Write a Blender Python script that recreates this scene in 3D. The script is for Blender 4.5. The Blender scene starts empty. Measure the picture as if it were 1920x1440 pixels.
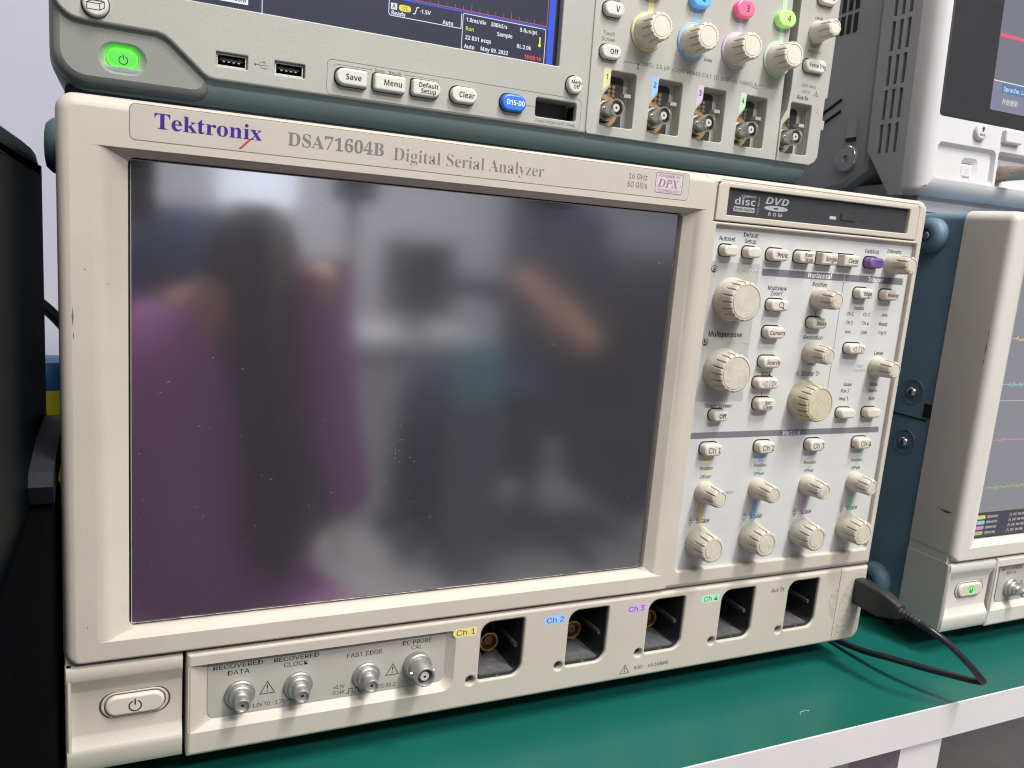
import bpy, math, os, random
from mathutils import Vector, Matrix
from mathutils.geometry import delaunay_2d_cdt

random.seed(7)
sc = bpy.context.scene
COL = sc.collection
PI = math.pi
FLOOR_TO_TABLE = 0.75
# ------------------------------------------------------------------ camera
cam_d = bpy.data.cameras.new("camera")
cam = bpy.data.objects.new("camera", cam_d)
COL.objects.link(cam)
cam_d.sensor_width = 36.0
cam_d.lens = 36.0 * 1550.0 / 1920.0
cam_d.clip_start, cam_d.clip_end = 0.01, 60.0
ax = Vector((0.90754358, -0.41232006, 0.07972973))
ay = Vector((0.00243544, 0.19501588, 0.98079706))
az = Vector((-0.41995086, -0.88992189, 0.17798959))
rot = Matrix((ax, ay, az)).transposed().to_4x4()
cam.matrix_world = Matrix.Translation((-0.12385285, -0.34587126, FLOOR_TO_TABLE + 0.24670659)) @ rot
cam_d.dof.use_dof = True
cam_d.dof.focus_distance = 0.42
cam_d.dof.aperture_fstop = 34.0
sc.camera = cam
# ------------------------------------------------------------------ light
world = bpy.data.worlds.new("World")
sc.world = world
world.use_nodes = True
bg = world.node_tree.nodes["Background"]
bg.inputs[0].default_value = (0.92, 0.95, 1.0, 1)
bg.inputs[1].default_value = 0.19
sc.view_settings.view_transform = 'Standard'
sc.view_settings.look = 'None'
sc.view_settings.exposure = 0.03
sc.view_settings.gamma = 1.0
sc.view_settings.use_curve_mapping = False
sc.render.resolution_x, sc.render.resolution_y = 1024, 768
sc.cycles.max_bounces = 8
sc.cycles.use_denoising = True
sc.cycles.filter_width = 1.15


def area(name, loc, target, sx, sy, power, color):
    d = bpy.data.lights.new(name, 'AREA')
    d.shape = 'RECTANGLE'
    d.size, d.size_y = sx, sy
    d.energy = power
    d.color = color
    o = bpy.data.objects.new(name, d)
    COL.objects.link(o)
    o.location = loc
    o.rotation_euler = (Vector(target) - Vector(loc)).to_track_quat('-Z', 'Y').to_euler()
    return o


area("ceiling_tube_lamp", (0.55, -0.78, 2.75), (0.45, -0.35, 0.75), 0.22, 1.0, 70, (1.0, 0.985, 0.95))
area("ceiling_panel_lamp", (-0.35, -1.25, 2.75), (0.0, -0.5, 0.75), 1.2, 0.3, 13, (1.0, 0.985, 0.95))
area("added_wall_fill", (0.3, 0.75, 2.75), (0.3, 0.75, 0.0), 1.2, 0.3, 11, (1.0, 0.985, 0.95))  # added fill, no known fixture: brightens the wall behind the scopes
area("added_rear_fill", (0.6, -2.1, 2.75), (0.6, -2.1, 0.0), 1.2, 0.3, 78, (1.0, 0.985, 0.95))  # added fill, unseen: brightens the room mirrored in the dark screen

# ------------------------------------------------------------------ fonts
_fd = os.path.join(bpy.utils.resource_path('LOCAL'), 'datafiles', 'fonts')


def load_font(n):
    try:
        return bpy.data.fonts.load(os.path.join(_fd, n))
    except Exception:
        return None


SANS = load_font('Inter.woff2')


def bold_serif(s):
    out = ''
    for c in s:
        if 'A' <= c <= 'Z':
            out += chr(0x1D400 + ord(c) - 65)
        elif 'a' <= c <= 'z':
            out += chr(0x1D41A + ord(c) - 97)
        elif '0' <= c <= '9':
            out += chr(0x1D7CE + ord(c) - 48)
        else:
            out += c
    return out


def bold_italic_serif(s):
    return ''.join(chr(0x1D468 + ord(c) - 65) if 'A' <= c <= 'Z' else c for c in s)


def sans_bold(s, italic=False):
    u, l = (0x1D63C, 0x1D656) if italic else (0x1D5D4, 0x1D5EE)
    out = ''
    for c in s:
        if 'A' <= c <= 'Z':
            out += chr(u + ord(c) - 65)
        elif 'a' <= c <= 'z':
            out += chr(l + ord(c) - 97)
        elif '0' <= c <= '9':
            out += chr(0x1D7EC + ord(c) - 48)
        else:
            out += c
    return out


SERIF = load_font('NotoSansMath-Regular.woff2')
CJK = load_font('Noto Sans CJK Regular.woff2')
_tcache = {}


def text_mesh(s, font, off, res=3):
    k = (s, font.name if font else '', off, res)
    if k in _tcache:
        return _tcache[k]
    c = bpy.data.curves.new('lettering', 'FONT')
    c.body = s
    if font:
        c.font = font
    c.offset = off
    c.resolution_u = res
    o = bpy.data.objects.new('lettering', c)
    COL.objects.link(o)
    dg = bpy.context.evaluated_depsgraph_get()
    m = bpy.data.meshes.new_from_object(o.evaluated_get(dg))
    V = [(v.co.x, v.co.y) for v in m.vertices]
    F = [tuple(p.vertices) for p in m.polygons]
    bpy.data.objects.remove(o)
    bpy.data.curves.remove(c)
    bpy.data.meshes.remove(m)
    _tcache[k] = (V, F)
    return V, F


def cap_ratio(font):
    V, F = text_mesh('H' if font is not SERIF else bold_serif('H'), font, 0.0)
    return max(v[1] for v in V)


# ------------------------------------------------------------------ materials
MATS = {}


def mat(name, color, rough=0.5, metal=0.0, var=0.0, vscale=60.0, bump=0.0, bscale=2500.0, spec=0.5,
        dirt=None, emit=None, estr=0.0, coat=0.0, dscale=35.0, dth=(0.55, 0.75)):
    if name in MATS:
        return MATS[name]
    m = bpy.data.materials.new(name)
    m.use_nodes = True
    nt = m.node_tree
    b = nt.nodes["Principled BSDF"]
    b.inputs["Base Color"].default_value = (*color, 1)
    b.inputs["Roughness"].default_value = rough
    b.inputs["Metallic"].default_value = metal
    b.inputs["Specular IOR Level"].default_value = spec
    if coat:
        b.inputs["Coat Weight"].default_value = coat
        b.inputs["Coat Roughness"].default_value = 0.08
    if emit:
        b.inputs["Emission Color"].default_value = (*emit, 1)
        b.inputs["Emission Strength"].default_value = estr
    if var or bump or dirt:
        tc = nt.nodes.new("ShaderNodeTexCoord")
    if var or dirt:
        n = nt.nodes.new("ShaderNodeTexNoise")
        n.inputs["Scale"].default_value = vscale
        n.inputs["Detail"].default_value = 6
        n.inputs["Roughness"].default_value = 0.65
        nt.links.new(tc.outputs["Object"], n.inputs["Vector"])
        r = nt.nodes.new("ShaderNodeValToRGB")
        r.color_ramp.elements[0].position = 0.3
        r.color_ramp.elements[1].position = 0.7
        lo = [c * (1 - var) for c in color]
        hi = [min(1, c * (1 + var * 0.6)) for c in color]
        r.color_ramp.elements[0].color = (*lo, 1)
        r.color_ramp.elements[1].color = (*hi, 1)
        nt.links.new(n.outputs["Fac"], r.inputs["Fac"])
        out = r.outputs["Color"]
        if dirt:
            n2 = nt.nodes.new("ShaderNodeTexNoise")
            n2.inputs["Scale"].default_value = dscale
            n2.inputs["Detail"].default_value = 10
            n2.inputs["Roughness"].default_value = 0.75
            nt.links.new(tc.outputs["Object"], n2.inputs["Vector"])
            r2 = nt.nodes.new("ShaderNodeValToRGB")
            r2.color_ramp.elements[0].position = dth[0]
            r2.color_ramp.elements[1].position = dth[1]
            r2.color_ramp.elements[0].color = (0, 0, 0, 1)
            r2.color_ramp.elements[1].color = (0.6, 0.6, 0.6, 1)
            nt.links.new(n2.outputs["Fac"], r2.inputs["Fac"])
            mx = nt.nodes.new("ShaderNodeMixRGB")
            nt.links.new(r2.outputs["Color"], mx.inputs["Fac"])
            nt.links.new(out, mx.inputs["Color1"])
            mx.inputs["Color2"].default_value = (*dirt, 1)
            out = mx.outputs["Color"]
        nt.links.new(out, b.inputs["Base Color"])
        mr = nt.nodes.new("ShaderNodeMapRange")
        mr.inputs["To Min"].default_value = max(0.02, rough - 0.1)
        mr.inputs["To Max"].default_value = min(1, rough + 0.1)
        nt.links.new(n.outputs["Fac"], mr.inputs["Value"])
        nt.links.new(mr.outputs["Result"], b.inputs["Roughness"])
    if bump:
        n3 = nt.nodes.new("ShaderNodeTexNoise")
        n3.inputs["Scale"].default_value = bscale
        n3.inputs["Detail"].default_value = 3
        nt.links.new(tc.outputs["Object"], n3.inputs["Vector"])
        bp = nt.nodes.new("ShaderNodeBump")
        bp.inputs["Strength"].default_value = bump
        bp.inputs["Distance"].default_value = 0.0004
        nt.links.new(n3.outputs["Fac"], bp.inputs["Height"])
        nt.links.new(bp.outputs["Normal"], b.inputs["Normal"])
    MATS[name] = m
    return m


def ink(name, color, rough=0.6):
    return mat(name, color, rough, spec=0.2)


def glow(name, color, strength):
    return mat(name, (0.0, 0.0, 0.0), 0.4, emit=color, estr=strength, spec=0.2)


beige = mat("aged_beige_plastic", (0.487, 0.446, 0.380), 0.42, var=0.05, vscale=25, bump=0.25, dirt=(0.36, 0.30, 0.22), dscale=28, dth=(0.6, 0.95))
white_bezel = mat("off_white_plastic", (0.54, 0.515, 0.475), 0.42, var=0.03, vscale=25, bump=0.2)
plate_grey = mat("brand_strip_plastic", (0.457, 0.425, 0.368), 0.5, var=0.04, vscale=40, bump=0.2)
panel_grey = mat("silver_grey_panel", (0.505, 0.508, 0.498), 0.42, var=0.05, vscale=45, bump=0.3, bscale=4000, dirt=(0.42, 0.39, 0.30), dscale=40, dth=(0.62, 0.85))
panel_dark = mat("darker_grey_panel_print", (0.385, 0.385, 0.365), 0.45, var=0.03, vscale=45, bump=0.3, bscale=4000)
key_plastic = mat("cream_key_plastic", (0.575, 0.525, 0.455), 0.42, var=0.07, vscale=90, bump=0.25, dirt=(0.42, 0.36, 0.26), dscale=120, dth=(0.55, 0.8))
knob_plastic = mat("grubby_cream_knob_plastic", (0.53, 0.487, 0.41), 0.48, var=0.12, vscale=260, bump=0.5, bscale=1600, dirt=(0.33, 0.27, 0.16), dscale=240, dth=(0.5, 0.72))
knob_clean = mat("clean_cream_knob_plastic", (0.60, 0.56, 0.48), 0.45, var=0.04, vscale=200, bump=0.3)
knob_yellowed = mat("yellowed_knob_plastic", (0.50, 0.45, 0.33), 0.5, var=0.14, vscale=260, bump=0.5, bscale=1600, dirt=(0.34, 0.27, 0.13), dscale=200, dth=(0.48, 0.72))
black_gap = mat("black_gap", (0.006, 0.005, 0.005), 0.7)
seam_dark = mat("dark_seam", (0.06, 0.045, 0.03), 0.8)
drive_black = mat("charcoal_drive_plastic", (0.035, 0.036, 0.04), 0.42, var=0.08, vscale=200, bump=0.3)
drive_ink = ink("pale_grey_print", (0.32, 0.33, 0.35))
ink_dark = ink("dark_grey_print", (0.022, 0.021, 0.023))
ink_grey = ink("mid_grey_print", (0.13, 0.13, 0.14))
ink_pale = ink("pale_italic_print", (0.33, 0.33, 0.34))
ink_white = ink("white_print", (0.72, 0.72, 0.74))
bar_grey = ink("section_bar_grey", (0.15, 0.15, 0.16))
ink_brand = ink("violet_blue_print", (0.045, 0.018, 0.22))
ink_red = ink("red_slash_print", (0.45, 0.05, 0.03))
ink_model = ink("model_name_grey_print", (0.18, 0.165, 0.165))
ink_dpx = ink("mauve_print", (0.24, 0.15, 0.25))
box_dpx = ink("pale_mauve_print", (0.54, 0.46, 0.47))
purple_key = mat("purple_key_plastic", (0.165, 0.09, 0.27), 0.4, var=0.05, bump=0.2)
yel, blu, mag, grn = (0.60, 0.55, 0.24), (0.25, 0.42, 0.66), (0.50, 0.34, 0.53), (0.30, 0.56, 0.38)
ch_ink = [ink("channel_yellow_print", yel), ink("channel_blue_print", blu), ink("channel_magenta_print", mag), ink("channel_green_print", grn)]
tag_ink = [ink("yellow_tag_print", (0.70, 0.60, 0.22)), ink("blue_tag_print", (0.30, 0.50, 0.80)), ink("mauve_tag_print", (0.52, 0.36, 0.62)), ink("green_tag_print", (0.38, 0.68, 0.46))]
socket_black = mat("black_socket_plastic", (0.018, 0.018, 0.02), 0.5, var=0.15, vscale=300, bump=0.4)
socket_dusty = mat("dusty_black_plastic", (0.095, 0.092, 0.095), 0.75, var=0.35, vscale=250, bump=0.4)
steel = mat("nickel_plated_metal", (0.60, 0.57, 0.52), 0.32, metal=1.0, var=0.1, vscale=300)
warm_nickel = mat("warm_dull_nickel", (0.42, 0.35, 0.30), 0.5, metal=0.8, var=0.1, vscale=300)
steel_dull = mat("dull_zinc_metal", (0.50, 0.49, 0.47), 0.5, metal=0.9, var=0.12, vscale=400, bump=0.2)
gold = mat("gold_plated_metal", (0.55, 0.36, 0.16), 0.32, metal=1.0, var=0.1, vscale=300)
copper_track = mat("bare_brass_ring", (0.50, 0.36, 0.18), 0.4, metal=0.8)
ptfe = mat("white_insulator", (0.45, 0.44, 0.42), 0.5)
dark_ins = mat("dark_brown_insulator", (0.05, 0.03, 0.015), 0.5)
chassis_blue = mat("slate_blue_chassis", (0.11, 0.185, 0.25), 0.42, var=0.12, vscale=40, bump=0.2)
rubber_blue = mat("slate_blue_rubber", (0.09, 0.16, 0.215), 0.5, bump=0.3)
chrome = mat("bright_screw_steel", (0.6, 0.6, 0.62), 0.22, metal=1.0)
insert_grey = mat("grey_connector_plate", (0.39, 0.372, 0.335), 0.45, var=0.06, vscale=80, bump=0.2)
tape_residue = mat("dirty_tape_residue", (0.40, 0.39, 0.33), 0.35, var=0.3, vscale=300, bump=0.8, bscale=500)
residue = mat("patchy_tape_residue", (0.47, 0.43, 0.36), 0.4, var=0.22, vscale=220, bump=1.0, bscale=420, dirt=(0.22, 0.23, 0.19), dscale=90, dth=(0.5, 0.68))
glass_edge = mat("black_screen_edge", (0.012, 0.011, 0.012), 0.3)
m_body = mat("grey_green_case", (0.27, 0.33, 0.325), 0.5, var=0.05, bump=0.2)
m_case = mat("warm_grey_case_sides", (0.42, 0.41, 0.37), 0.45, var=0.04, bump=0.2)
m_under = mat("dark_charcoal_base", (0.012, 0.012, 0.014), 0.6)
m_light = mat("light_warm_grey_plastic", (0.355, 0.345, 0.315), 0.42, var=0.025, vscale=30, bump=0.25)
m_mid = mat("mid_grey_plastic", (0.37, 0.36, 0.33), 0.45, var=0.03, vscale=40, bump=0.3)
m_dark = mat("dark_olive_grey_plastic", (0.22, 0.222, 0.205), 0.45, var=0.04, vscale=30, bump=0.25)
m_key = mat("ivory_key_plastic", (0.58, 0.56, 0.51), 0.4, var=0.03, bump=0.2)
m_blue_key = mat("blue_key_plastic", (0.03, 0.16, 0.62), 0.35, var=0.03)
ab_white = mat("pale_grey_case", (0.55, 0.54, 0.55), 0.4, var=0.02, bump=0.15)
ab_side = mat("mid_grey_case_side", (0.36, 0.36, 0.365), 0.5, var=0.04, bump=0.2)
ab_dark = mat("dark_grey_case_side", (0.33, 0.335, 0.35), 0.5, var=0.05, bump=0.2)
ab_black = mat("matt_black_frame", (0.022, 0.021, 0.024), 0.42, var=0.05)


# ------------------------------------------------------------------ mesh builder (millimetres)
class MB:
    def __init__(self):
        self.v, self.f, self.mi, self.mats = [], [], [], []
        self.M = None

    def mid(self, m):
        if m not in self.mats:
            self.mats.append(m)
        return self.mats.index(m)

    def add(self, V, F, m):
        k = len(self.v)
        i = self.mid(m)
        if self.M is not None:
            V = [tuple(self.M @ Vector(p)) for p in V]
        self.v += [tuple(p) for p in V]
        for f in F:
            self.f.append(tuple(a + k for a in f))
            self.mi.append(i)

    def loft(self, rings, m, cap0=False, cap1=True, closed=True):
        n = len(rings[0])
        V = [p for r in rings for p in r]
        F = []
        for a in range(len(rings) - 1):
            for j in range(n if closed else n - 1):
                k = (j + 1) % n
                F.append((a * n + j, a * n + k, (a + 1) * n + k, (a + 1) * n + j))
        if cap0:
            F.append(tuple(range(n)))
        if cap1:
            F.append(tuple((len(rings) - 1) * n + j for j in range(n))[::-1])
        self.add(V, F, m)

    def flat(self, outline, y, m, holes=()):
        """a flat sheet in the XZ plane at depth y, with holes"""
        if not holes:
            self.add([(x, y, z) for x, z in outline], [tuple(range(len(outline)))], m)
            return
        V, F = fill_with_holes(outline, holes)
        self.add([(x, y, z) for x, z in V], F, m)

    def slab(self, outline, y0, y1, m, bev=0.6, seg=3, holes=(), hbev=0.4, back=False):
        """plate with front face at y0 (towards -Y), walls back to y1; outline and holes are lists of (x, z) counter clockwise"""
        outs = []
        for s in range(seg + 1):
            t = s / seg * PI / 2
            outs.append((bev * (1 - math.sin(t)), y0 + bev * (1 - math.cos(t))))
        fr = inset(outline, bev) if bev else outline
        hfr = [inset(h, -hbev) if hbev else h for h in holes]
        self.flat(fr, y0, m, hfr)
        rings = [[(x, yy, z) for x, z in (inset(outline, a) if a > 1e-6 else outline)] for a, yy in outs]
        rings.append([(x, y1, z) for x, z in outline])
        self.loft(rings, m, False, False)
        if back:
            self.flat(outline, y1, m)
        for h in holes:
            rr = []
            for s in range(seg + 1):
                t = s / seg * PI / 2
                a = hbev * (1 - math.sin(t))
                rr.append([(x, y0 + hbev * (1 - math.cos(t)), z) for x, z in (inset(h, -a) if a > 1e-6 else h)])
            rr.append([(x, y1, z) for x, z in h])
            self.loft(rr, m, False, False)

    def box(self, x0, x1, y0, y1, z0, z1, m, bev=0.0):
        if bev:
            o = rr((x0 + x1) / 2, (z0 + z1) / 2, x1 - x0, z1 - z0, bev, 4)
            self.slab(o, y0, y1, m, bev=bev * 0.9, back=True)
            return
        V = [(x, y, z) for x in (x0, x1) for y in (y0, y1) for z in (z0, z1)]
        F = [(0, 1, 3, 2), (4, 6, 7, 5), (0, 4, 5, 1), (2, 3, 7, 6), (0, 2, 6, 4), (1, 5, 7, 3)]
        self.add(V, F, m)

    def lathe(self, cx, cz, prof, m, n=40, cap0=False, cap1=True, flute=None):
        """profile [(radius, y)] around an axis along Y"""
        R = []
        for i, (r, y) in enumerate(prof):
            ring = []
            for j in range(n):
                a = 2 * PI * j / n
                q = r - (flute(i, a) if flute else 0)
                ring.append((cx + q * math.cos(a), y, cz + q * math.sin(a)))
            R.append(ring)
        self.loft(R, m, cap0, cap1)

    def tube(self, pts, r, m, n=12, cap=True):
        P = [Vector(p) for p in pts]
        R = []
        up = None
        for i, p in enumerate(P):
            d = (P[min(i + 1, len(P) - 1)] - P[max(i - 1, 0)]).normalized()
            if up is None:
                up = d.orthogonal().normalized()
            up = (up - d * up.dot(d)).normalized()
            s = d.cross(up)
            rad = r[i] if isinstance(r, (list, tuple)) else r
            R.append([tuple(p + up * rad * math.cos(2 * PI * j / n) + s * rad * math.sin(2 * PI * j / n)) for j in range(n)])
        self.loft(R, m, cap, cap)

    def text(self, s, x, z, h, y, m, w=None, font=SANS, align='C', bold=0.0, shear=0.0, xs=0.92, ang=0.0, grow=1.0):
        """lettering whose capitals are h high, centred on (x, z)"""
        twin = 0.0
        if font is SANS and bold >= 0.005 and SERIF:
            s, font, bold = sans_bold(s, shear > 0), SERIF, 0.0
            shear = 0.0
            xs *= 0.96
        elif font is SANS:
            bold, twin = 0.0, 0.008 * h
        V, F = text_mesh(s, font, bold)
        if not V:
            return
        k = h / cap_ratio(font)
        x0, x1 = min(v[0] for v in V), max(v[0] for v in V)
        kx = k * xs if w is None else w / (x1 - x0)
        base = {'C': (x0 + x1) / 2, 'L': x0, 'R': x1}[align]
        ca, sa = math.cos(ang), math.sin(ang)
        for dx, dy in ((-twin, 0.0), (twin, 0.008)) if twin else ((0.0, 0.0),):
            W = []
            for a, b in V:
                zz = b * k - h / 2
                xx = (a - base) * kx + shear * (zz + h / 2) + dx
                W.append((x + xx * ca - zz * sa, y + dy, z + xx * sa + zz * ca))
            self.add(W, F, m)

    def stroke(self, pts, wd, y, m, closed=False):
        P = [Vector((a, b)) for a, b in pts]
        n = len(P)
        L, Rr = [], []
        for i in range(n):
            if closed:
                d0, d1 = P[i] - P[i - 1], P[(i + 1) % n] - P[i]
            else:
                d0 = P[i] - P[i - 1] if i else P[1] - P[0]
                d1 = P[i + 1] - P[i] if i < n - 1 else P[i] - P[i - 1]
            d0, d1 = d0.normalized(), d1.normalized()
            n0, n1 = Vector((-d0.y, d0.x)), Vector((-d1.y, d1.x))
            nn = (n0 + n1)
            nn = nn.normalized() if nn.length > 1e-6 else n0
            q = wd / 2 / max(0.35, nn.dot(n0))
            L.append(P[i] + nn * q)
            Rr.append(P[i] - nn * q)
        V = [(p.x, y, p.y) for p in L] + [(p.x, y, p.y) for p in Rr]
        F = []
        for i in range(n if closed else n - 1):
            j = (i + 1) % n
            F.append((i, n + i, n + j, j))
        self.add(V, F, m)

    def build(self, name, parent=None, label=None, off=(0, 0, 0), smooth=38, matrix=None):
        me = bpy.data.meshes.new(name)
        me.from_pydata([((a + off[0]) / 1000, (b + off[1]) / 1000, (c + off[2]) / 1000) for a, b, c in self.v], [], self.f)
        for m in self.mats:
            me.materials.append(m)
        me.polygons.foreach_set("material_index", self.mi)
        me.update()
        if smooth:
            me.shade_smooth()
            me.set_sharp_from_angle(angle=math.radians(smooth))
        o = bpy.data.objects.new(name, me)
        COL.objects.link(o)
        if parent:
            o.parent = parent
        if label:
            o["label"] = label
        return o


def inside(p, poly):
    c = False
    n = len(poly)
    for i in range(n):
        (x0, z0), (x1, z1) = poly[i - 1], poly[i]
        if (z0 > p[1]) != (z1 > p[1]) and p[0] < (x1 - x0) * (p[1] - z0) / (z1 - z0) + x0:
            c = not c
    return c


def fill_with_holes(outline, holes):
    P, E = [], []
    for pl in [outline] + list(holes):
        k, n = len(P), len(pl)
        P += [Vector(q) for q in pl]
        E += [(k + i, k + (i + 1) % n) for i in range(n)]
    V, _, F, *_r = delaunay_2d_cdt(P, E, [], 0, 1e-5)
    out = []
    for f in F:
        c = sum((V[i] for i in f), Vector((0, 0))) / len(f)
        if inside(c, outline) and not any(inside(c, h) for h in holes):
            a, b, d = (V[i] for i in f[:3])
            cr = (b - a).cross(d - a)
            out.append(tuple(f) if cr > 0 else tuple(f)[::-1])
    return [tuple(v) for v in V], out


def inset(pts, d):
    """offset a counter clockwise outline inwards by d (miter); corners tighter than d collapse to a point"""
    n = len(pts)
    E = []
    for i in range(n):
        a = Vector((pts[(i + 1) % n][0] - pts[i][0], pts[(i + 1) % n][1] - pts[i][1]))
        E.append(a.normalized() if a.length > 1e-7 else Vector((1, 0)))
    out = []
    for i in range(n):
        na, nb = Vector((-E[i - 1].y, E[i - 1].x)), Vector((-E[i].y, E[i].x))
        nn = na + nb
        nn = nn.normalized() if nn.length > 1e-6 else na
        out.append(Vector(pts[i]) + nn * (d / max(0.4, nn.dot(na))))
    bad = [(out[(i + 1) % n] - out[i]).dot(E[i]) < 0 for i in range(n)]
    if any(bad) and not all(bad):
        st = next(i for i in range(n) if not bad[i])
        i = 0
        while i < n:
            e = (st + i) % n
            if bad[e]:
                k = 0
                while bad[(e + k) % n]:
                    k += 1
                p, q = (e - 1) % n, (e + k) % n
                A = Vector(pts[p]) + Vector((-E[p].y, E[p].x)) * d
                B = Vector(pts[q]) + Vector((-E[q].y, E[q].x)) * d
                den = E[p].cross(E[q])
                X = A + E[p] * ((B - A).cross(E[q]) / den) if abs(den) > 1e-6 else (out[e] + out[(e + k) % n]) / 2
                for t in range(k + 1):
                    out[(e + t) % n] = X.copy()
                i += k
            else:
                i += 1
    return [(v.x, v.y) for v in out]


def rr(cx, cz, w, h, r, n=6):
    """rounded rectangle, counter clockwise; r is one radius or (bl, br, tr, tl)"""
    if not isinstance(r, (tuple, list)):
        r = (r, r, r, r)
    r = [max(0.02, min(q, w / 2 - 0.01, h / 2 - 0.01)) for q in r]
    out = []
    for (sx, sz, a0), q in zip(((-1, -1, PI), (1, -1, 1.5 * PI), (1, 1, 0), (-1, 1, 0.5 * PI)), r):
        ox, oz = cx + sx * (w / 2 - q), cz + sz * (h / 2 - q)
        for i in range(n + 1):
            a = a0 + PI / 2 * i / n
            out.append((ox + q * math.cos(a), oz + q * math.sin(a)))
    return out


def rect(x0, x1, z0, z1, r=0.02, n=6):
    return rr((x0 + x1) / 2, (z0 + z1) / 2, x1 - x0, z1 - z0, r, n)


def circ(cx, cz, r, n=32):
    return [(cx + r * math.cos(2 * PI * i / n), cz + r * math.sin(2 * PI * i / n)) for i in range(n)]


def arc(cx, cz, r, a0, a1, n=20):
    return [(cx + r * math.cos(math.radians(a0 + (a1 - a0) * i / n)), cz + r * math.sin(math.radians(a0 + (a1 - a0) * i / n))) for i in range(n + 1)]


def thing(name, label, cat, loc=(0, 0, 0), rot=(0, 0, 0), group=None):
    o = bpy.data.objects.new(name, None)
    COL.objects.link(o)
    o.empty_display_size = 0.05
    o.location = loc
    o.rotation_euler = rot
    o['label'] = label
    o['category'] = cat
    if group:
        o['group'] = group
    return o


def tag(o, label, cat, group=None, kind=None):
    o['label'] = label
    o['category'] = cat
    if group:
        o['group'] = group
    if kind:
        o['kind'] = kind
    return o


def struct(o, kind='structure'):
    o['kind'] = kind
    return o


# ------------------------------------------------------------------ shared parts
def make_button(parent, x, z, w, h, y, ht, m, r=None, lines=(), th=2.0, tink=None, off=(0, 0, 0), tilt=0.0, name='button', label=None,
                tdx=0.4, bold=0.006, gap=True, draw=None, tw=None):
    """key with a rounded face; y is the panel surface"""
    b = MB()
    r = h / 2 if r is None else r
    o = rr(x, z, w, h, r, 6)
    if gap:
        b.flat(rr(x - 0.15, z + 0.15, w + 1.1, h + 1.1, r if isinstance(r, tuple) else r + 0.5, 6), y - 0.05, black_gap)
    yf = y - ht
    rings = [[(a, y + 0.5, c) for a, c in o], [(a, yf + 1.2, c) for a, c in o],
             [(a, yf + 0.45, c) for a, c in inset(o, 0.25)], [(a, yf + 0.1, c) for a, c in inset(o, 0.7)], [(a, yf, c) for a, c in inset(o, 1.2)]]
    b.loft(rings, m, False, True)
    n = len(lines)
    for i, s in enumerate(lines):
        b.text(s, x + tdx, z + ((n - 1) / 2 - i) * th * 1.28, th, yf - 0.06, tink or ink_dark, bold=bold, w=tw)
    if draw:
        draw(b, x, z, yf - 0.06)
    return b.build(name, parent, label, off)


def make_knob(parent, x, z, y, h, rb, rt, m, ribs, off, name='knob', label=None, rdisc=None):
    b = MB()
    yf = y - h
    ns = ribs * 16
    gw = 0.105 * 2 * PI / ribs

    def fl(i, a):
        if i < 5 or i > 9:
            return 0
        p = (a + 0.1) % (2 * PI / ribs) - PI / ribs
        d = min(1.0, max(0.0, 2.4 * (1 - abs(p) / gw)))
        return d * (0.0, 0.0, 0.0, 0.0, 0.0, 0.1, 0.75, 0.85, 0.95, 0.9)[i] * (rt / 6) ** 0.4
    k = h / 14
    rd = rdisc or rt * 0.70
    prof = [(rb, y + 0.3), (rb, y - 1.2 * k), (rb - 0.35, y - 3.2 * k), (rb - 0.55 * (rb - rt) - 0.1, y - 5.2 * k), (rt + 0.35 * (rb - rt), y - 6.0 * k),
            (rt + 0.3 * (rb - rt), y - 6.6 * k), (rt + 0.25 * (rb - rt), y - 7.6 * k), (rt + 0.1 * (rb - rt), y - 10.5 * k), (rt, yf + 1.0),
            (rt - 0.45, yf + 0.25), (rt - 1.0, yf + 0.02), (rd + 0.3, yf), (rd + 0.12, yf + 0.4), (rd - 0.05, yf + 0.4), (rd - 0.25, yf + 0.02), (rd * 0.5, yf - 0.05), (0.05, yf - 0.08)]
    b.lathe(x, z, prof, m, n=ns, flute=fl)
    return b.build(name, parent, label, off, smooth=40)


def bnc(parent, x, z, y, ln, ro, off, mout=None, base=None, name='connector', label=None, bolt=None, lug=True):
    """coaxial jack: flange, barrel, hollow mouth with insulator and pin hole"""
    mout = mout or steel
    b = MB()
    yt = y - ln
    if base:
        rb, hb = base
        b.lathe(x, z, [(rb, y + 0.2), (rb, y - hb + 0.5), (rb - 0.5, y - hb), (ro * 0.9, y - hb - 0.02)], bolt or mout, n=36, cap1=False)
    b.lathe(x, z, [(ro * 1.05, y), (ro * 1.05, y - ln * 0.35), (ro, y - ln * 0.4), (ro, yt + 0.4), (ro - 0.25, yt), (ro - 0.75, yt), (ro - 0.95, yt + 0.3), (ro - 0.95, yt + ln * 0.45)], mout, n=36, cap1=True)
    ri = ro * 0.45
    inner = dark_ins if mout is gold else ptfe
    b.lathe(x, z, [(ri, yt + ln * 0.45), (ri, yt + 1.3), (ri - 0.2, yt + 1.1), (0.5 * ri, yt + 1.1)], inner, n=24, cap1=True)
    b.flat(circ(x, z, ri * 0.3, 16), yt + 1.05, black_gap)
    if lug:
        for s in (-1, 1):
            b.tube([(x + s * ro * 0.9, y - ln * 0.62, z), (x + s * (ro + 1.1), y - ln * 0.62, z)], 0.9, mout, 10)
    return b.build(name, parent, label, off)


def power_mark(b, x, z, r, y, m, w):
    b.stroke(arc(x, z, r, 115, 425, 24), w, y, m)
    b.stroke([(x, z + r * 1.35), (x, z + r * 0.15)], w * 1.1, y, m)


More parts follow.
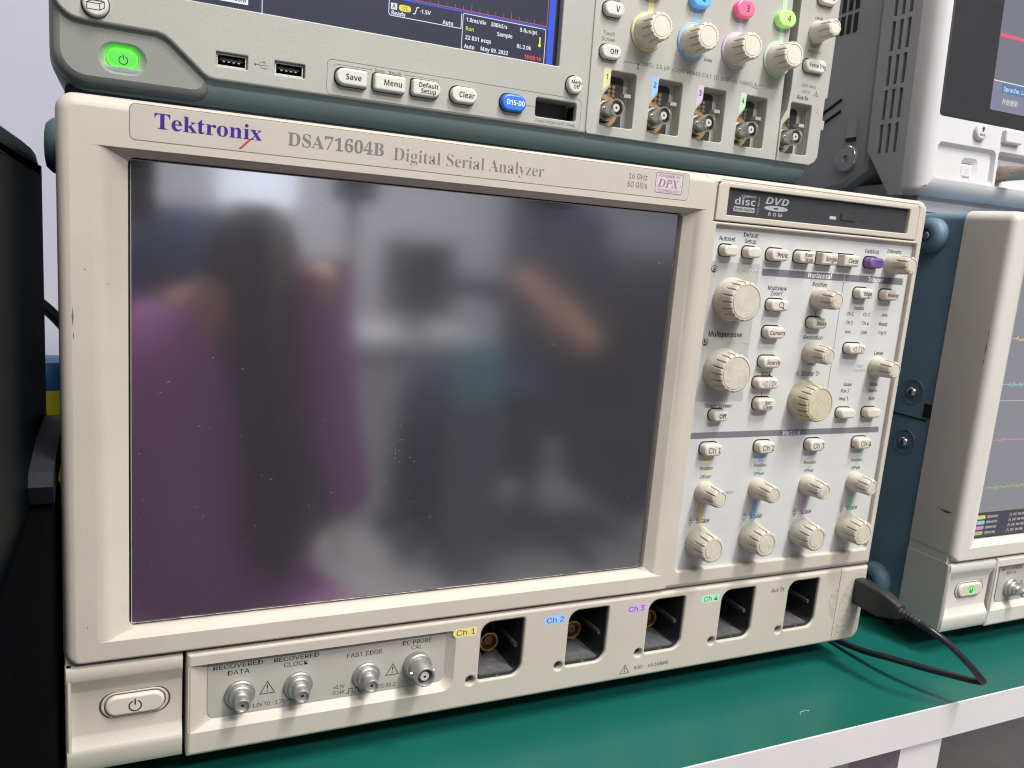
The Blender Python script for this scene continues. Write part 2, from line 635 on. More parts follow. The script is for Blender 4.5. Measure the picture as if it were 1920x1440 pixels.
def warn_mark(b, x, z, s, y, m):
    b.stroke([(x - s * 0.56, z - s * 0.5), (x + s * 0.56, z - s * 0.5), (x, z + s * 0.5)], 0.32, y, m, closed=True)
    b.flat([(x - 0.16, z - 0.12 * s), (x + 0.16, z - 0.12 * s), (x + 0.26, z + 0.24 * s), (x - 0.26, z + 0.24 * s)], y, m)
    b.flat(circ(x, z - s * 0.29, 0.3, 12), y, m)


def tri_mark(b, x, z, s, dirx, dirz, y, m, w=0.22):
    if dirx:
        p = [(x - dirx * s * 0.45, z - s * 0.6), (x + dirx * s * 0.5, z), (x - dirx * s * 0.45, z + s * 0.6)]
    else:
        p = [(x - s * 0.6, z - dirz * s * 0.4), (x + s * 0.6, z - dirz * s * 0.4), (x, z + dirz * s * 0.5)]
    b.stroke(p, w, y, m, closed=True)


OFF = (0, 0, 170)


# ------------------------------------------------------------------ screen glass
def screen_glass(name, base, spec_mix, rough, dusty=True):
    m = bpy.data.materials.new(name)
    m.use_nodes = True
    nt = m.node_tree
    nt.nodes.clear()
    out = nt.nodes.new("ShaderNodeOutputMaterial")
    dif = nt.nodes.new("ShaderNodeBsdfDiffuse")
    glo = nt.nodes.new("ShaderNodeBsdfGlossy")
    glo.inputs["Roughness"].default_value = rough
    glo.inputs["Color"].default_value = (0.95, 0.95, 1.0, 1)
    mix = nt.nodes.new("ShaderNodeMixShader")
    fr = nt.nodes.new("ShaderNodeFresnel")
    fr.inputs["IOR"].default_value = spec_mix
    nt.links.new(fr.outputs[0], mix.inputs[0])
    nt.links.new(dif.outputs[0], mix.inputs[1])
    nt.links.new(glo.outputs[0], mix.inputs[2])
    nt.links.new(mix.outputs[0], out.inputs[0])
    dif.inputs[0].default_value = (*base, 1)
    if dusty:
        tc = nt.nodes.new("ShaderNodeTexCoord")
        vo = nt.nodes.new("ShaderNodeTexVoronoi")
        vo.inputs["Scale"].default_value = 140
        nt.links.new(tc.outputs["Object"], vo.inputs["Vector"])
        r = nt.nodes.new("ShaderNodeValToRGB")
        r.color_ramp.elements[0].position = 0.035
        r.color_ramp.elements[1].position = 0.06
        r.color_ramp.elements[0].color = (1, 1, 1, 1)
        r.color_ramp.elements[1].color = (0, 0, 0, 1)
        nt.links.new(vo.outputs["Distance"], r.inputs["Fac"])
        no = nt.nodes.new("ShaderNodeTexNoise")
        no.inputs["Scale"].default_value = 11
        no.inputs["Detail"].default_value = 5
        nt.links.new(tc.outputs["Object"], no.inputs["Vector"])
        r2 = nt.nodes.new("ShaderNodeValToRGB")
        r2.color_ramp.elements[0].position = 0.53
        r2.color_ramp.elements[1].position = 0.66
        nt.links.new(no.outputs["Fac"], r2.inputs["Fac"])
        mul = nt.nodes.new("ShaderNodeMixRGB")
        mul.blend_type = 'MULTIPLY'
        mul.inputs[0].default_value = 1
        nt.links.new(r.outputs[0], mul.inputs[1])
        nt.links.new(r2.outputs[0], mul.inputs[2])
        fine = nt.nodes.new("ShaderNodeTexNoise")
        fine.inputs["Scale"].default_value = 900
        fine.inputs["Detail"].default_value = 2
        nt.links.new(tc.outputs["Object"], fine.inputs["Vector"])
        cm = nt.nodes.new("ShaderNodeMixRGB")
        cm.inputs[1].default_value = (*base, 1)
        cm.inputs[2].default_value = (0.34, 0.34, 0.36, 1)
        nt.links.new(mul.outputs[0], cm.inputs[0])
        nt.links.new(cm.outputs[0], dif.inputs[0])
        rm = nt.nodes.new("ShaderNodeMapRange")
        rm.inputs["From Min"].default_value = 0.3
        rm.inputs["From Max"].default_value = 0.75
        rm.inputs["To Min"].default_value = rough * 0.8
        rm.inputs["To Max"].default_value = rough * 1.5
        nt.links.new(no.outputs["Fac"], rm.inputs["Value"])
        nt.links.new(rm.outputs[0], glo.inputs["Roughness"])
    MATS[name] = m
    return m


glass_off = screen_glass("dusty_dark_screen", (0.048, 0.047, 0.053), 5.0, 0.09)
glass_on = screen_glass("lit_screen_glass", (0.02, 0.02, 0.03), 1.5, 0.2, False)


# ================================================================== the big beige analyser (built twice: off and dusty, on and cleaner)
def make_analyser(root, case, plate, screen_on, keys, kn, kn_yellow, chassis_blue, rubber_blue):
    F = -7.0
    # --- chassis with side feet and screws
    ch = MB()
    ch.slab(rect(-146.0, 287.0, -150.0, 112.0, 5), 26, 480, chassis_blue, bev=2, back=True)
    ch.box(-146.6, -145.9, 30, 470, -21.6, -20.6, black_gap)
    ch.box(-146.7, -145.9, 26, 33, -19.0, -10.0, black_gap)
    ch.build('chassis', root, None, OFF)
    for side in (-1, 1):
        for (yy, zz, r1, tall) in ((48, 97, 11.5, 8.5), (48, -139, 13, 8.5), (430, 97, 11.5, 8.5), (430, -139, 13, 8.5)):
            b = MB()
            xs = -146.0 if side < 0 else 287.0
            b.M = Matrix.Translation((xs, yy, zz)) @ Matrix.Rotation(PI / 2 * (-1 if side < 0 else 1), 4, 'Z')
            b.lathe(0, 0, [(r1, 0.5), (r1, -tall * 0.45), (r1 * 0.93, -tall * 0.7), (r1 * 0.75, -tall * 0.95), (r1 * 0.55, -tall), (r1 * 0.42, -tall), (r1 * 0.38, -tall * 0.6)], rubber_blue, n=40)
            b.lathe(0, 0, [(r1 * 0.24, -tall * 0.55), (r1 * 0.22, -tall * 0.8), (r1 * 0.14, -tall * 0.86)], chrome, n=20)
            b.build('side_foot', root, None, OFF)
        for (yy, zz) in ((44, -4.5), (44, -38.5)):
            b = MB()
            xs = -146.0 if side < 0 else 287.0
            b.M = Matrix.Translation((xs, yy, zz)) @ Matrix.Rotation(PI / 2 * (-1 if side < 0 else 1), 4, 'Z')
            b.lathe(0, 0, [(9, 0.3), (8.5, -0.5), (7.2, -0.4), (6.6, -0.1)], rubber_blue, n=36)
            b.lathe(0, 0, [(3.4, 0), (3.2, -1.2), (2.2, -2.2), (0.8, -2.5)], chrome, n=24)
            b.box(-1.3, 1.3, -2.7, -2.3, -0.25, 0.25, black_gap)
            b.box(-0.25, 0.25, -2.75, -2.3, -1.3, 1.3, black_gap)
            b.build('screw', root, None, OFF)
    for xx in (-120, 262):
        for yy in (52, 440):
            b = MB()
            b.box(xx - 14, xx + 14, yy - 14, yy + 14, -170, -149.5, m_under)
            b.build('foot', root, None, OFF)
    # --- screen bezel with sloping window frame
    b = MB()
    out = rect(-147.5, 137.8, -104.6, 113.5, (6, 5, 1.2, 6.5), 8)
    win = rect(-135.6, 134.2, -95.4, 96.1, 0.05, 1)
    apt = rect(-124.2, 124.2, -93.3, 93.3, 1.6, 1)
    # front sheet
    bevs = 5
    bl = 5.0
    def soft(a):
        return [(x + (0.72 * a if x > 100 else 0), z - (0.6 * a if z < -90 else 0)) for x, z in inset(out, a)]
    b.flat(soft(bl * 0.9), F, case, [win])
    rings = []
    for s in range(bevs + 1):
        t = s / bevs * PI / 2
        rings.append([(x, F + bl * (1 - math.cos(t)), z) for x, z in soft(bl * 0.9 * (1 - math.sin(t)))])
    rings.append([(x, 26.2, z) for x, z in out])
    b.loft(rings, case, False, False)
    # window slopes, the bottom one in two steps
    mid_ = rect(-128.9, 128.0, -94.4, 94.8, 0.05, 1)
    step = lambda l, r, y: [(x, y, z) for x, z in rect(l, r, -95.4 + (y - F) * .25, 96.1 - (y - F) * .3, 0.05, 1)]
    b.loft([[(x, F, z) for x, z in win], step(-133.8, 132.5, F + 0.15), step(-132.2, 131.0, F + 0.55), step(-130.6, 129.5, F + 1.3), [(x, -4.6, z) for x, z in mid_], [(x, -1.6, z) for x, z in apt], [(x, 2.4, z) for x, z in apt]], case, False, False)
    scuff = mat("dark_scuff", (0.13, 0.11, 0.09), 0.7)
    if screen_on:
        for y0_, y1_, z0_, z1_ in ((-2.5, 11, -73.0, -73.9), (0, 8, -73.6, -74.6)):
            b.add([(-147.56, y0_, z0_), (-147.56, (y0_ + y1_) / 2, z0_ + 0.2), (-147.56, y1_, z0_), (-147.56, (y0_ + y1_) / 2, z1_)], [(0, 1, 2, 3)], scuff)
        for z0_, z1_, w_ in ((36, 27, .5), (44, 37.5, .3), (25, 22, .35)):
            b.add([(-147.45, -2.6, z0_), (-147.45, -2.6 + w_, (z0_ + z1_) / 2), (-147.45, -2.6, z1_), (-147.45, -2.6 - w_, (z0_ + z1_) / 2)], [(0, 1, 2, 3)], scuff)
    else:
        for x_, z0_, z1_, w_ in ((-142.6, 38, 30.5, .35), (-142.4, 29, 26, .2), (-138.5, 52, 51.4, .3), (-131, 47.2, 46.6, .3), (-139, -88, -88.6, .35)):
            b.flat([(x_ - w_, (z0_ + z1_) / 2), (x_, z1_), (x_ + w_, (z0_ + z1_) / 2), (x_, z0_)], F - 0.03, scuff)
    b.build('screen_bezel', root, None, OFF, smooth=25)
    # --- display
    d = MB()
    d.flat(rect(-124.9, 124.9, -94, 94), 2.2, glass_edge)
    d.slab(rect(-123.5, 123.4, -92.4, 92.8, 0.8), 0.6, 2.3, glass_off if not screen_on else glass_on, bev=0.35)
    if not screen_on:
        for k in range(130):
            x, z = random.uniform(-120, 120), random.uniform(-90, 88)
            if k < 34:
                x, z = random.gauss(-14, 6), random.gauss(-24, 9)
            elif k < 80:
                x, z = random.uniform(-120, -40), random.uniform(-90, 20)
            a, l = random.uniform(0, PI), random.uniform(0.1, 0.9)
            d.stroke([(x, z), (x + l * math.cos(a), z + l * math.sin(a)), (x + l * math.cos(a) * 1.4 + 0.15, z + l * math.sin(a) * 1.2)], random.uniform(0.06, 0.19), 0.56 - k * 0.0002, ink("dust_grey", (0.23, 0.23, 0.24)))
        for k in range(70):
            x = random.uniform(-122, 122)
            d.stroke([(x, -92.0 + random.uniform(0, .3)), (x + random.uniform(2, 9), -92.0 + random.uniform(0, .3))], random.uniform(0.15, 0.4), 0.53 - k * 0.0004, ink("dust_edge", (0.10, 0.10, 0.105)))
    dsp = d.build('display', root, None, OFF)
    if screen_on:
        g = MB()
        bgm = glow("scope_screen_grey", (0.36, 0.36, 0.40), 0.72)
        rdm = glow("scope_readout_bar", (0.085, 0.085, 0.13), 0.8)
        g.flat(rect(-123.3, 123.2, -75, 92.5), 0.5, bgm)
        g.flat(rect(-123.3, 123.2, -92.2, -75), 0.5, rdm)
        g.stroke([(-123, -75), (123, -75)], 0.5, 0.42, glow("tan_line", (0.45, 0.32, 0.18), 0.8))
        g.stroke([(-123, -1.5), (123, -1.5)], 0.35, 0.42, glow("grey_line", (0.8, 0.75, 0.75), 0.8))
        cols = [(0.9, 0.75, 0.25), (0.35, 0.75, 0.65), (0.85, 0.3, 0.6), (0.45, 0.65, 0.2)]
        for (zz, cc) in ((38, cols[0]), (9, cols[1]), (-27, cols[2]), (-58.5, cols[3])):
            pts = [(-117 + 0.7 * i, zz + random.gauss(0, 0.55)) for i in range(340)]
            g.stroke(pts, 0.7, 0.40, glow("trace_%d" % zz, cc, 0.75))
            g.stroke([(-123, zz - 0.2), (-117, zz)], 0.35, 0.40, glow("trace_%d" % zz, cc, 0.75))
        for i, cc in enumerate(cols):
            zz = -78.5 - 3.6 * i
            g.flat(rr(-118, zz, 9, 2.6, 1.2), 0.40, glow("chip_%d" % i, cc, 0.8))
            wt = glow("pale_screen_text", (0.8, 0.68, 0.6), 0.8)
            g.text("200mV/div", -112, zz, 1.6, 0.38, wt, align='L', bold=0.01)
            g.text("50Ω  Bw:16G", -86, zz, 1.6, 0.38, wt, align='L', bold=0.01)
            g.stroke([(-90, zz - 1), (-88.8, zz + 1), (-87.6, zz - 1)], 0.4, 0.38, wt)
        g.build('readout', dsp, None, OFF, smooth=0)
    # --- brand strip
    s = MB()
    s.flat(rect(-123.75, 121.9, 99.1, 112.0, 2.2), F - 0.03, mat('soft_brown_seam', (0.20, 0.165, 0.12), 0.8))
    s.slab(rect(-123.5, 121.7, 99.3, 111.7, 2.0), F - 0.12, F + 0.4, plate, bev=0.1)
    ys = F - 0.2
    s.text(bold_serif("Tektronix"), -96.6, 106.7, 5.4, ys, ink_brand, w=37.6, font=SERIF)
    s.flat([(-86.2, 100.2), (-85.1, 100.2), (-81.2, 104.3), (-82.1, 104.3)], ys, ink_red)
    s.text(bold_serif("DSA71604B"), -48.9, 106.0, 4.8, ys, ink_model, w=38.2, font=SERIF)
    s.text(bold_serif("Digital Serial Analyzer"), 8.8, 105.1, 5.0, ys, ink_model, w=69.0, font=SERIF, bold=-0.0095)
    s.text("16 GHz", 92.4, 107.8, 2.5, ys, ink_model, w=10.3, bold=-0.002)
    s.text("50 GS/s", 92.4, 104.0, 2.5, ys, ink_model, w=11.0, bold=-0.002)
    s.flat(rect(102.4, 117.7, 101.7, 110.8, 0.8), ys + 0.04, box_dpx)
    s.stroke(rect(102.4, 117.7, 101.7, 110.8, 0.8), 0.3, ys, ink_dpx, closed=True)
    s.text("POWERED BY", 110, 109.5, 1.25, ys - .02, ink_dpx, w=12.8)
    s.text(bold_italic_serif("DPX"), 109.6, 106.2, 3.7, ys - .02, ink_dpx, w=12.2, font=SERIF)
    s.text("®", 116.7, 105.4, 0.9, ys - .02, ink_dpx, w=0.9)
    s.text("TECHNOLOGY", 110, 102.85, 1.25, ys - .02, ink_dpx, w=12.8)
    s.build('nameplate', root, None, OFF)
    # --- control side frame
    c = MB()
    fo = rect(132.0, 288.5, -104.6, 113.5, (1.2, 1.5, 6.5, 1.2), 8)
    hole1 = rect(139.3, 281.2, 91.0, 110.8, (0.3, 0.3, 3, 3))
    hole2 = rect(141.5, 283.4, -94.3, 89.4, (2.5, 2.5, 0.5, 0.5))
    c.slab(fo, F + 0.4, 26.2, case, bev=3.2, seg=4, holes=[hole2, hole1], hbev=0.8)
    c.flat(rect(138.0, 287.5, 88, 112.5, 1), 2.0, seam_dark)
    c.build('control_frame', root, None, OFF)
    # --- disc drive
    dr = MB()
    dr.slab(rect(139.9, 280.9, 91.5, 110.3, (0.5, 0.5, 2.6, 2.6)), F + 0.1, 1.5, case, bev=0.6, holes=[rect(146.5, 273.6, 94.6, 108.0, 0.4)], hbev=0.5)
    drv = dr.build('disc_drive', root, None, OFF)
    dr = MB()
    yd = -5.0
    dr.slab(rect(146.7, 273.4, 94.8, 107.7, 0.3), yd, 0, drive_black, bev=0.2)
    y2 = yd - 0.06
    dr.text("COMPACT", 160.6, 104.7, 1.2, y2, drive_ink, w=9.2, bold=0.02)
    dr.text("disc", 158.6, 102.0, 3.3, y2, drive_ink, w=13.2, bold=0.01)
    dr.flat(rect(151.6, 165.2, 96.9, 99.4, 0.7), y2, drive_ink)
    dr.text("ReWritable", 158.4, 98.15, 1.4, y2 - 0.03, drive_black, w=12.2, bold=0.007)
    dr.text("Ultra Speed", 167.2, 100.6, 0.95, y2, drive_ink, w=8.4, ang=PI / 2)
    dr.text("DVD", 179.3, 103.9, 3.3, y2, drive_ink, w=15.4, bold=0.01, shear=0.22)
    dr.flat([(179 + 7.9 * math.cos(t), 100.3 + 1.35 * math.sin(t)) for t in [2 * PI * i / 40 for i in range(40)]], y2, drive_ink)
    dr.flat([(179 + 1.8 * math.cos(t), 100.3 + 0.4 * math.sin(t)) for t in [2 * PI * i / 20 for i in range(20)]], y2 - .03, drive_black)
    dr.text("R O M", 178.9, 97.2, 1.7, y2, drive_ink, w=9.2, bold=0.012)
    dr.flat(rect(216.2, 220.8, 98.1, 99.7), y2, ink("led_lens_grey", (0.42, 0.42, 0.46)))
    dr.flat(circ(240.0, 98.8, 0.6, 12), y2, black_gap)
    dr.build('drive_tray', drv, None, OFF)
    dr = MB()
    dr.flat(rect(223.8, 234.4, 97.9, 102.2), y2 - .01, black_gap)
    dr.slab(rect(224.4, 234.0, 98.2, 101.8, 0.3), yd - 0.5, yd + 0.2, drive_black, bev=0.25)
    dr.build('eject_button', drv, None, OFF)
    # --- grey control panel and its print
    P = -4.0
    p = MB()
    p.slab(rect(141.3, 283.6, -94.6, 89.9, 0.4), P, 2.5, panel_grey, bev=0.05)
    yp = P - 0.06
    p.flat(rect(141.4, 174.2, -1.4, 71.4, 0.1), P - 0.03, panel_dark)
    p.flat(rect(176.4, 279.8, 65.8, 69.5, (0.1, 0.1, 1.2, 0.1)), yp, bar_grey)
    p.flat(rect(143.0, 279.8, -21.4, -18.0, (0.1, 0.1, 1.2, 1.2)), yp, bar_grey)
    p.stroke([(234.2, 69.5), (234.2, 65.7)], 0.3, yp - .03, panel_grey)
    p.stroke([(234.3, 65.3), (234.3, -0.5)], 0.3, yp, ink_grey)
    yq = yp - 0.04
    T = lambda s_, x, z, h=1.9, m=ink_dark, **k: p.text(s_, x, z, h * 1.2, yq, m, **k)
    T("Autoset", 151, 83.2); T("Default", 166, 85.9); T("Setup", 166, 82.9)
    T("FastAcq", 252.1, 83.2, 1.8); T("Intensity", 269.4, 84.2, 1.8)
    for zz, ch_ in ((67.6, 'a'), (30.0, 'b')):
        p.stroke(circ(145.1, zz, 1.75, 28), 0.3, yq, ink_dark, closed=True)
        T(ch_, 145.1, zz - 0.1, 2.3, bold=0.01)
        T("Push -", 163.6, zz, 1.7, ink_pale, shear=0.2)
        p.flat(rect(168.2, 173.3, zz - 1.2, zz + 1.2, 0.4), yp, ink("fine_box_print", (0.50, 0.50, 0.49)))
        T("Fine", 170.7, zz, 1.6, ink_grey, shear=0.2)
    T("Horizontal", 216.4, 67.7, 2.1, ink_white, bold=0.008); T("Trigger", 258.2, 67.7, 2.1, ink_white, bold=0.008)
    T("Vertical", 212, -19.7, 2.2, ink_white, bold=0.008)
    T("Position", 217.4, 63.1); T("Multiview", 188, 59.8); T("Zoom", 187.6, 57.0); T("™", 191.9, 57.4, 1.2)
    T("Resolution", 217.9, 34.1); T("Level", 269.8, 26.1); T("Mark", 188, 13.9); T("Scale", 217.6, 13.9, 2.4)
    tri_mark(p, 209.9, 13.9, 2.4, -1, 0, yq, ink_dark); tri_mark(p, 225.3, 13.9, 2.4, 1, 0, yq, ink_dark)
    T("Multipurpose", 157.4, 34.3, 2.1, bold=0.007)
    T("Touch Screen", 158.6, -3.7, 1.8)
    T("Push", 256.6, 18.4, 1.5, ink_pale, shear=0.2); T("Set 50%", 256.8, 15.7, 1.5, ink_pale, shear=0.2)
    T("Sample", 219.5, 19.3, 1.3, ink_grey)
    for s_, x, z in (("Source", 248.7, 51.4), ("Ch 1", 242.8, 48.0), ("Ch 2", 255.5, 48.0), ("Arm", 269.7, 48.1), ("Ch 3", 243.1, 43.0), ("Ch 4", 255.5, 43.0), ("Ready", 269.7, 43.0),
                     ("Aux", 243.0, 37.9), ("Line", 255.5, 37.9), ("Trig'd", 269.7, 38.0), ("Slope", 249.2, 7.7), ("Pos", 246.8, 3.9), ("Neg", 246.8, -0.7), ("Mode", 269.9, 7.7), ("Norm", 269.9, 3.9), ("Auto", 269.9, -0.7)):
        T(s_, x, z, 1.6)
    p.stroke([(249.6, 3.1), (250.7, 3.1), (250.7, 4.9), (251.8, 4.9)], 0.25, yq, ink_dark)
    p.stroke([(249.8, 0.2), (250.9, 0.2), (250.9, -1.6), (252.0, -1.6)], 0.25, yq, ink_dark)
    p.stroke([(217.2, 50), (217.2, 46)], 0.25, yq, ink_dark)
    p.stroke([(186.9, 6), (186.9, 1)], 0.25, yq, ink_dark)
    for i in range(4):
        x = 156.2 + 36.6 * i
        p.flat(rect(x - 1.5, x + 1.5, -35.7, -30.6), yp, ch_ink[i])
        p.flat(rect(x - 1.5, x + 1.5, -41.0, -39.6), yp, ch_ink[i])
        p.flat(rect(x - 1.5, x + 1.5, -80.0, -44.4), yp, ch_ink[i])
        T("Position", x, -37.8, 1.6); T("Offset", x, -42.6, 1.6)
        T("Scale", x + 1.9, -67.4, 2.3)
        tri_mark(p, x - 6.3, -66.0, 1.9, 0, 1, yq, ink_dark); tri_mark(p, x - 6.3, -68.8, 1.9, 0, -1, yq, ink_dark)
    T("Select", 173.4, -52.2, 1.6, ink_pale, shear=0.2)
    pan = p.build('control_panel', root, None, OFF)
    # --- keys
    hgt = 5.0
    B = lambda x, z, w, h=6.3, r=None, lines=(), th=2.1, m=keys, **k: make_button(root, x, z, w, h, P, hgt, m, r, lines, th, off=OFF, **k)
    B(150.9, 77.2, 9.0, 5.6, 2.4); B(165.8, 77.2, 9.0, 5.6, 2.4)
    B(183.0, 77.0, 12.0, 6.3, 2.8, ("Print",), 2.2, tdx=1.0)
    B(201.3, 77.0, 11.2, 6.3, (2.8, .4, .4, 2.8), ("Run/", "Stop"), 1.9, tdx=0.9)
    B(217.4, 77.0, 11.4, 6.3, 0.4, ("Single",), 2.3, tdx=0.7, tw=7.8)
    B(233.3, 77.0, 11.4, 6.3, (.4, 1.6, 1.6, .4), ("Clear",), 2.3, tdx=0.9)
    make_button(root, 252.3, 77.0, 11.2, 5.8, P, hgt, purple_key, 2.6, (), off=OFF, label="purple key",
                draw=lambda b, x, z, y: b.text(bold_italic_serif("DPX"), x + 1, z, 2.4, y, ink("dark_violet_print", (0.06, 0.02, 0.12)), font=SERIF))
    B(247.9, 59.8, 10.8, 5.8, 2.5, ("Edge",), 2.0, tdx=0.8); B(267.8, 59.7, 11.0, 5.8, 2.5, ("Advanced",), 2.0, tw=8.6, tdx=0.3)

    def lens(b, x, z, y):
        b.stroke(circ(x + 0.4, z + 0.4, 1.45, 24), 0.36, y, ink_dark, closed=True)
        b.stroke([(x + 1.5, z - 0.8), (x + 2.7, z - 2.0)], 0.55, y, ink_dark)
    B(187.4, 50.9, 12.2, 6.0, 2.6, draw=lens)
    B(216.8, 42.3, 11.4, 5.8, 2.5, ("Delay",), 2.0, tdx=0.9)
    B(187.3, 36.4, 12.0, 6.2, 2.6, ("Cursors",), 2.1, tdx=0.6)
    B(187.3, 20.5, 12.2, 6.0, 2.6, ("Search",), 2.1, tdx=0.6)

    def arrows(b, x, z, y):
        tri_mark(b, x - 2.6, z, 2.6, -1, 0, y, ink_dark); tri_mark(b, x + 3.6, z, 2.6, 1, 0, y, ink_dark)
        b.stroke([(x + 0.6, z + 2.6), (x + 0.6, z - 2.6)], 0.25, y, ink_grey)
    B(186.6, 9.0, 14.4, 6.0, 2.6, draw=arrows)
    B(187.3, -2.6, 12.0, 6.6, 2.7, ("Set/", "Clear"), 1.9, tdx=0.8)
    B(157.7, -8.4, 9.8, 5.8, 2.6, ("Off",), 2.2, tdx=0.9)
    B(247.8, 28.6, 13.0, 5.6, 2.5, draw=arrows)
    B(248.5, -8.7, 11.0, 5.6, 2.4); B(268.7, -8.7, 11.0, 5.6, 2.4)
    for i in range(4):
        B(155.6 + 36.5 * i, -26.8, 11.6, 6.4, 2.7, ("Ch %d" % (i + 1),), 3.0, tdx=0.6, bold=0.002)
    # --- knobs
    K = lambda x, z, h, rb, rt, ribs, m=kn, rd=None: make_knob(root, x, z, P, h, rb, rt, m, ribs, OFF, rdisc=rd)
    K(157.8, 52.6, 12.8, 11.3, 10.1, 18, kn, 8.4); K(157.2, 15.9, 12.8, 11.3, 10.1, 18, kn, 8.4)
    K(217.2, -1.0, 12.8, 11.3, 10.1, 18, kn_yellow, 8.4)
    for x, z in ((268.6, 77.0), (217.4, 55.6), (217.3, 25.9), (268.8, 18.3)):
        K(x, z, 14, 6.0, 4.9, 8, kn)
    for i in range(4):
        K(156.2 + 36.5 * i, -50.8, 14, 6.1, 4.9, 8, kn)
        K(156.4 + 36.4 * i, -79.0, 13.6, 8.4, 7.4, 12, kn)
    # --- lower strip
    l = MB()
    G = -6.0
    holes = []
    for i in range(5):
        x0 = 31.0 + 48.7 * i
        holes.append(rect(x0, x0 + 23.4, -140.2, -109.6, (1.6, 6, 1.6, 6)))
        holes.append(circ(27.0 + 48.7 * i, -139.2, 2.3, 24))
    strip = rect(-102.6, 288.5, -153.5, -105.6, (0.6, 7, 0.8, 0.6), 8)
    ringo = rect(-101.9, 18.0, -142.6, -111.4, (1.2, 6, 3, 1.2))
    ringi = rect(-93.9, 14.0, -138.6, -112.0, (3.6, 3.6, 3.0, 3.6))
    l.slab(strip, G, 26.2, case, bev=1.6, seg=4, holes=[h for h in holes], hbev=1.0) if False else None
    bev = 1.8
    fr = inset(strip, bev)
    l.flat(fr, G, case, [inset(h, -1.0) for h in holes] + [ringo])
    rg = []
    for s_ in range(5):
        t = s_ / 4 * PI / 2
        rg.append([(x, G + bev * (1 - math.cos(t)), z) for x, z in inset(strip, bev * (1 - math.sin(t)))])
    rg.append([(x, 26.2, z) for x, z in strip])
    l.loft(rg, case, False, False)
    for h in holes:
        rg = []
        for s_ in range(4):
            t = s_ / 3 * PI / 2
            rg.append([(x, G + 1.0 * (1 - math.cos(t)), z) for x, z in inset(h, -1.0 * (1 - math.sin(t)))])
        rg.append([(x, G + 4.0, z) for x, z in h])
        l.loft(rg, case, False, False)
    l.loft([[(x, G, z) for x, z in ringo], [(x * 0.25 + xi * 0.75, G + 2.6, z * 0.25 + zi * 0.75) for (x, z), (xi, zi) in zip(ringo, ringi)], [(x, G + 3.4, z) for x, z in ringi]], case, False, False)
    l.flat(ringi, G + 3.0, insert_grey)
    for i in range(5):
        l.flat(circ(27.0 + 48.7 * i, -139.2, 2.2, 20), G + 3.5, seam_dark)
    yi, yl = G + 2.94, G - 0.06
    ix = lambda x: x * 1.0118 + 1.46
    iz = lambda z: z * 1.0118 - 0.905
    for s_, x, z, w in (("RECOVERED", -81.9, -113.1, 20.5), ("DATA", -81.7, -116.3, 9.0), ("RECOVERED", -57.4, -113.3, 19.5), ("CLOCK", -57.6, -116.2, 10.5), ("FAST EDGE", -26.8, -116.1, 16.5), ("DC PROBE", -2.0, -113.7, 14.2), ("CAL", -2.0, -116.5, 5.4)):
        l.text(s_, ix(x), iz(z), 2.1, yi, ink_dark, w=w, bold=0.003)
    l.text("-1.0V TO -1.7V", ix(-69.4), iz(-133.3), 1.9, yi, ink_dark, w=15.2)
    l.stroke([(ix(-61.4), iz(-133.2)), (ix(-57), iz(-133.2))], 0.3, yi, ink_dark)
    l.text("+0.3V", ix(-38.1), iz(-130.7), 1.8, yi, ink_dark, w=5.2); l.text("-0.14V", ix(-38.5), iz(-133.4), 1.8, yi, ink_dark, w=6.0)
    l.stroke([(ix(a), iz(c_)) for a, c_ in ((-34.8, -134.6), (-33.5, -134.6), (-33.5, -132.4), (-31.9, -132.4), (-31.9, -134.6), (-30.5, -134.6), (-30.5, -132.4), (-28.9, -132.4), (-28.9, -134.6), (-27.6, -134.6))], 0.28, yi, ink_dark)
    l.text("TO 50 Ω", ix(-15.4), iz(-133.7), 1.9, yi, ink_dark, w=8.2)
    warn_mark(l, ix(-69.6), iz(-125.6), 5.6, yi, ink_dark); warn_mark(l, ix(-13.3), iz(-126.0), 5.4, yi, ink_dark)
    for i in range(5):
        x = 22.6 + 48.7 * i
        if i < 4:
            l.flat(rect(x - 6.3, x + 5.9, -115.3, -110.7, (2.2, .5, .5, 2.2)), yl + 0.03, tag_ink[i])
            l.text("Ch %d" % (i + 1), x + 0.2, -113.0, 2.9, yl, ink("channel_tag_ink_%d" % i, ((0.09, 0.07, 0.02), (0.02, 0.04, 0.2), (0.1, 0.02, 0.16), (0.01, 0.10, 0.05))[i]), w=9.6)
        else:
            l.text("Aux In", x - 0.4, -113.4, 2.6, yl, ink_dark, w=9.6)
    warn_mark(l, 116.8, -147.4, 4.9, yl, ink_dark)
    l.text("50Ω", 125.4, -147.6, 2.0, yl, ink_dark, w=5.4); l.text("≤5.5VRMS", 138.4, -147.6, 2.0, yl, ink_dark, w=13.2)
    l.stroke([(265.8, -105.8), (265.8, -153.0)], 0.28, yl, seam_dark)
    l.build('lower_panel', root, None, OFF)
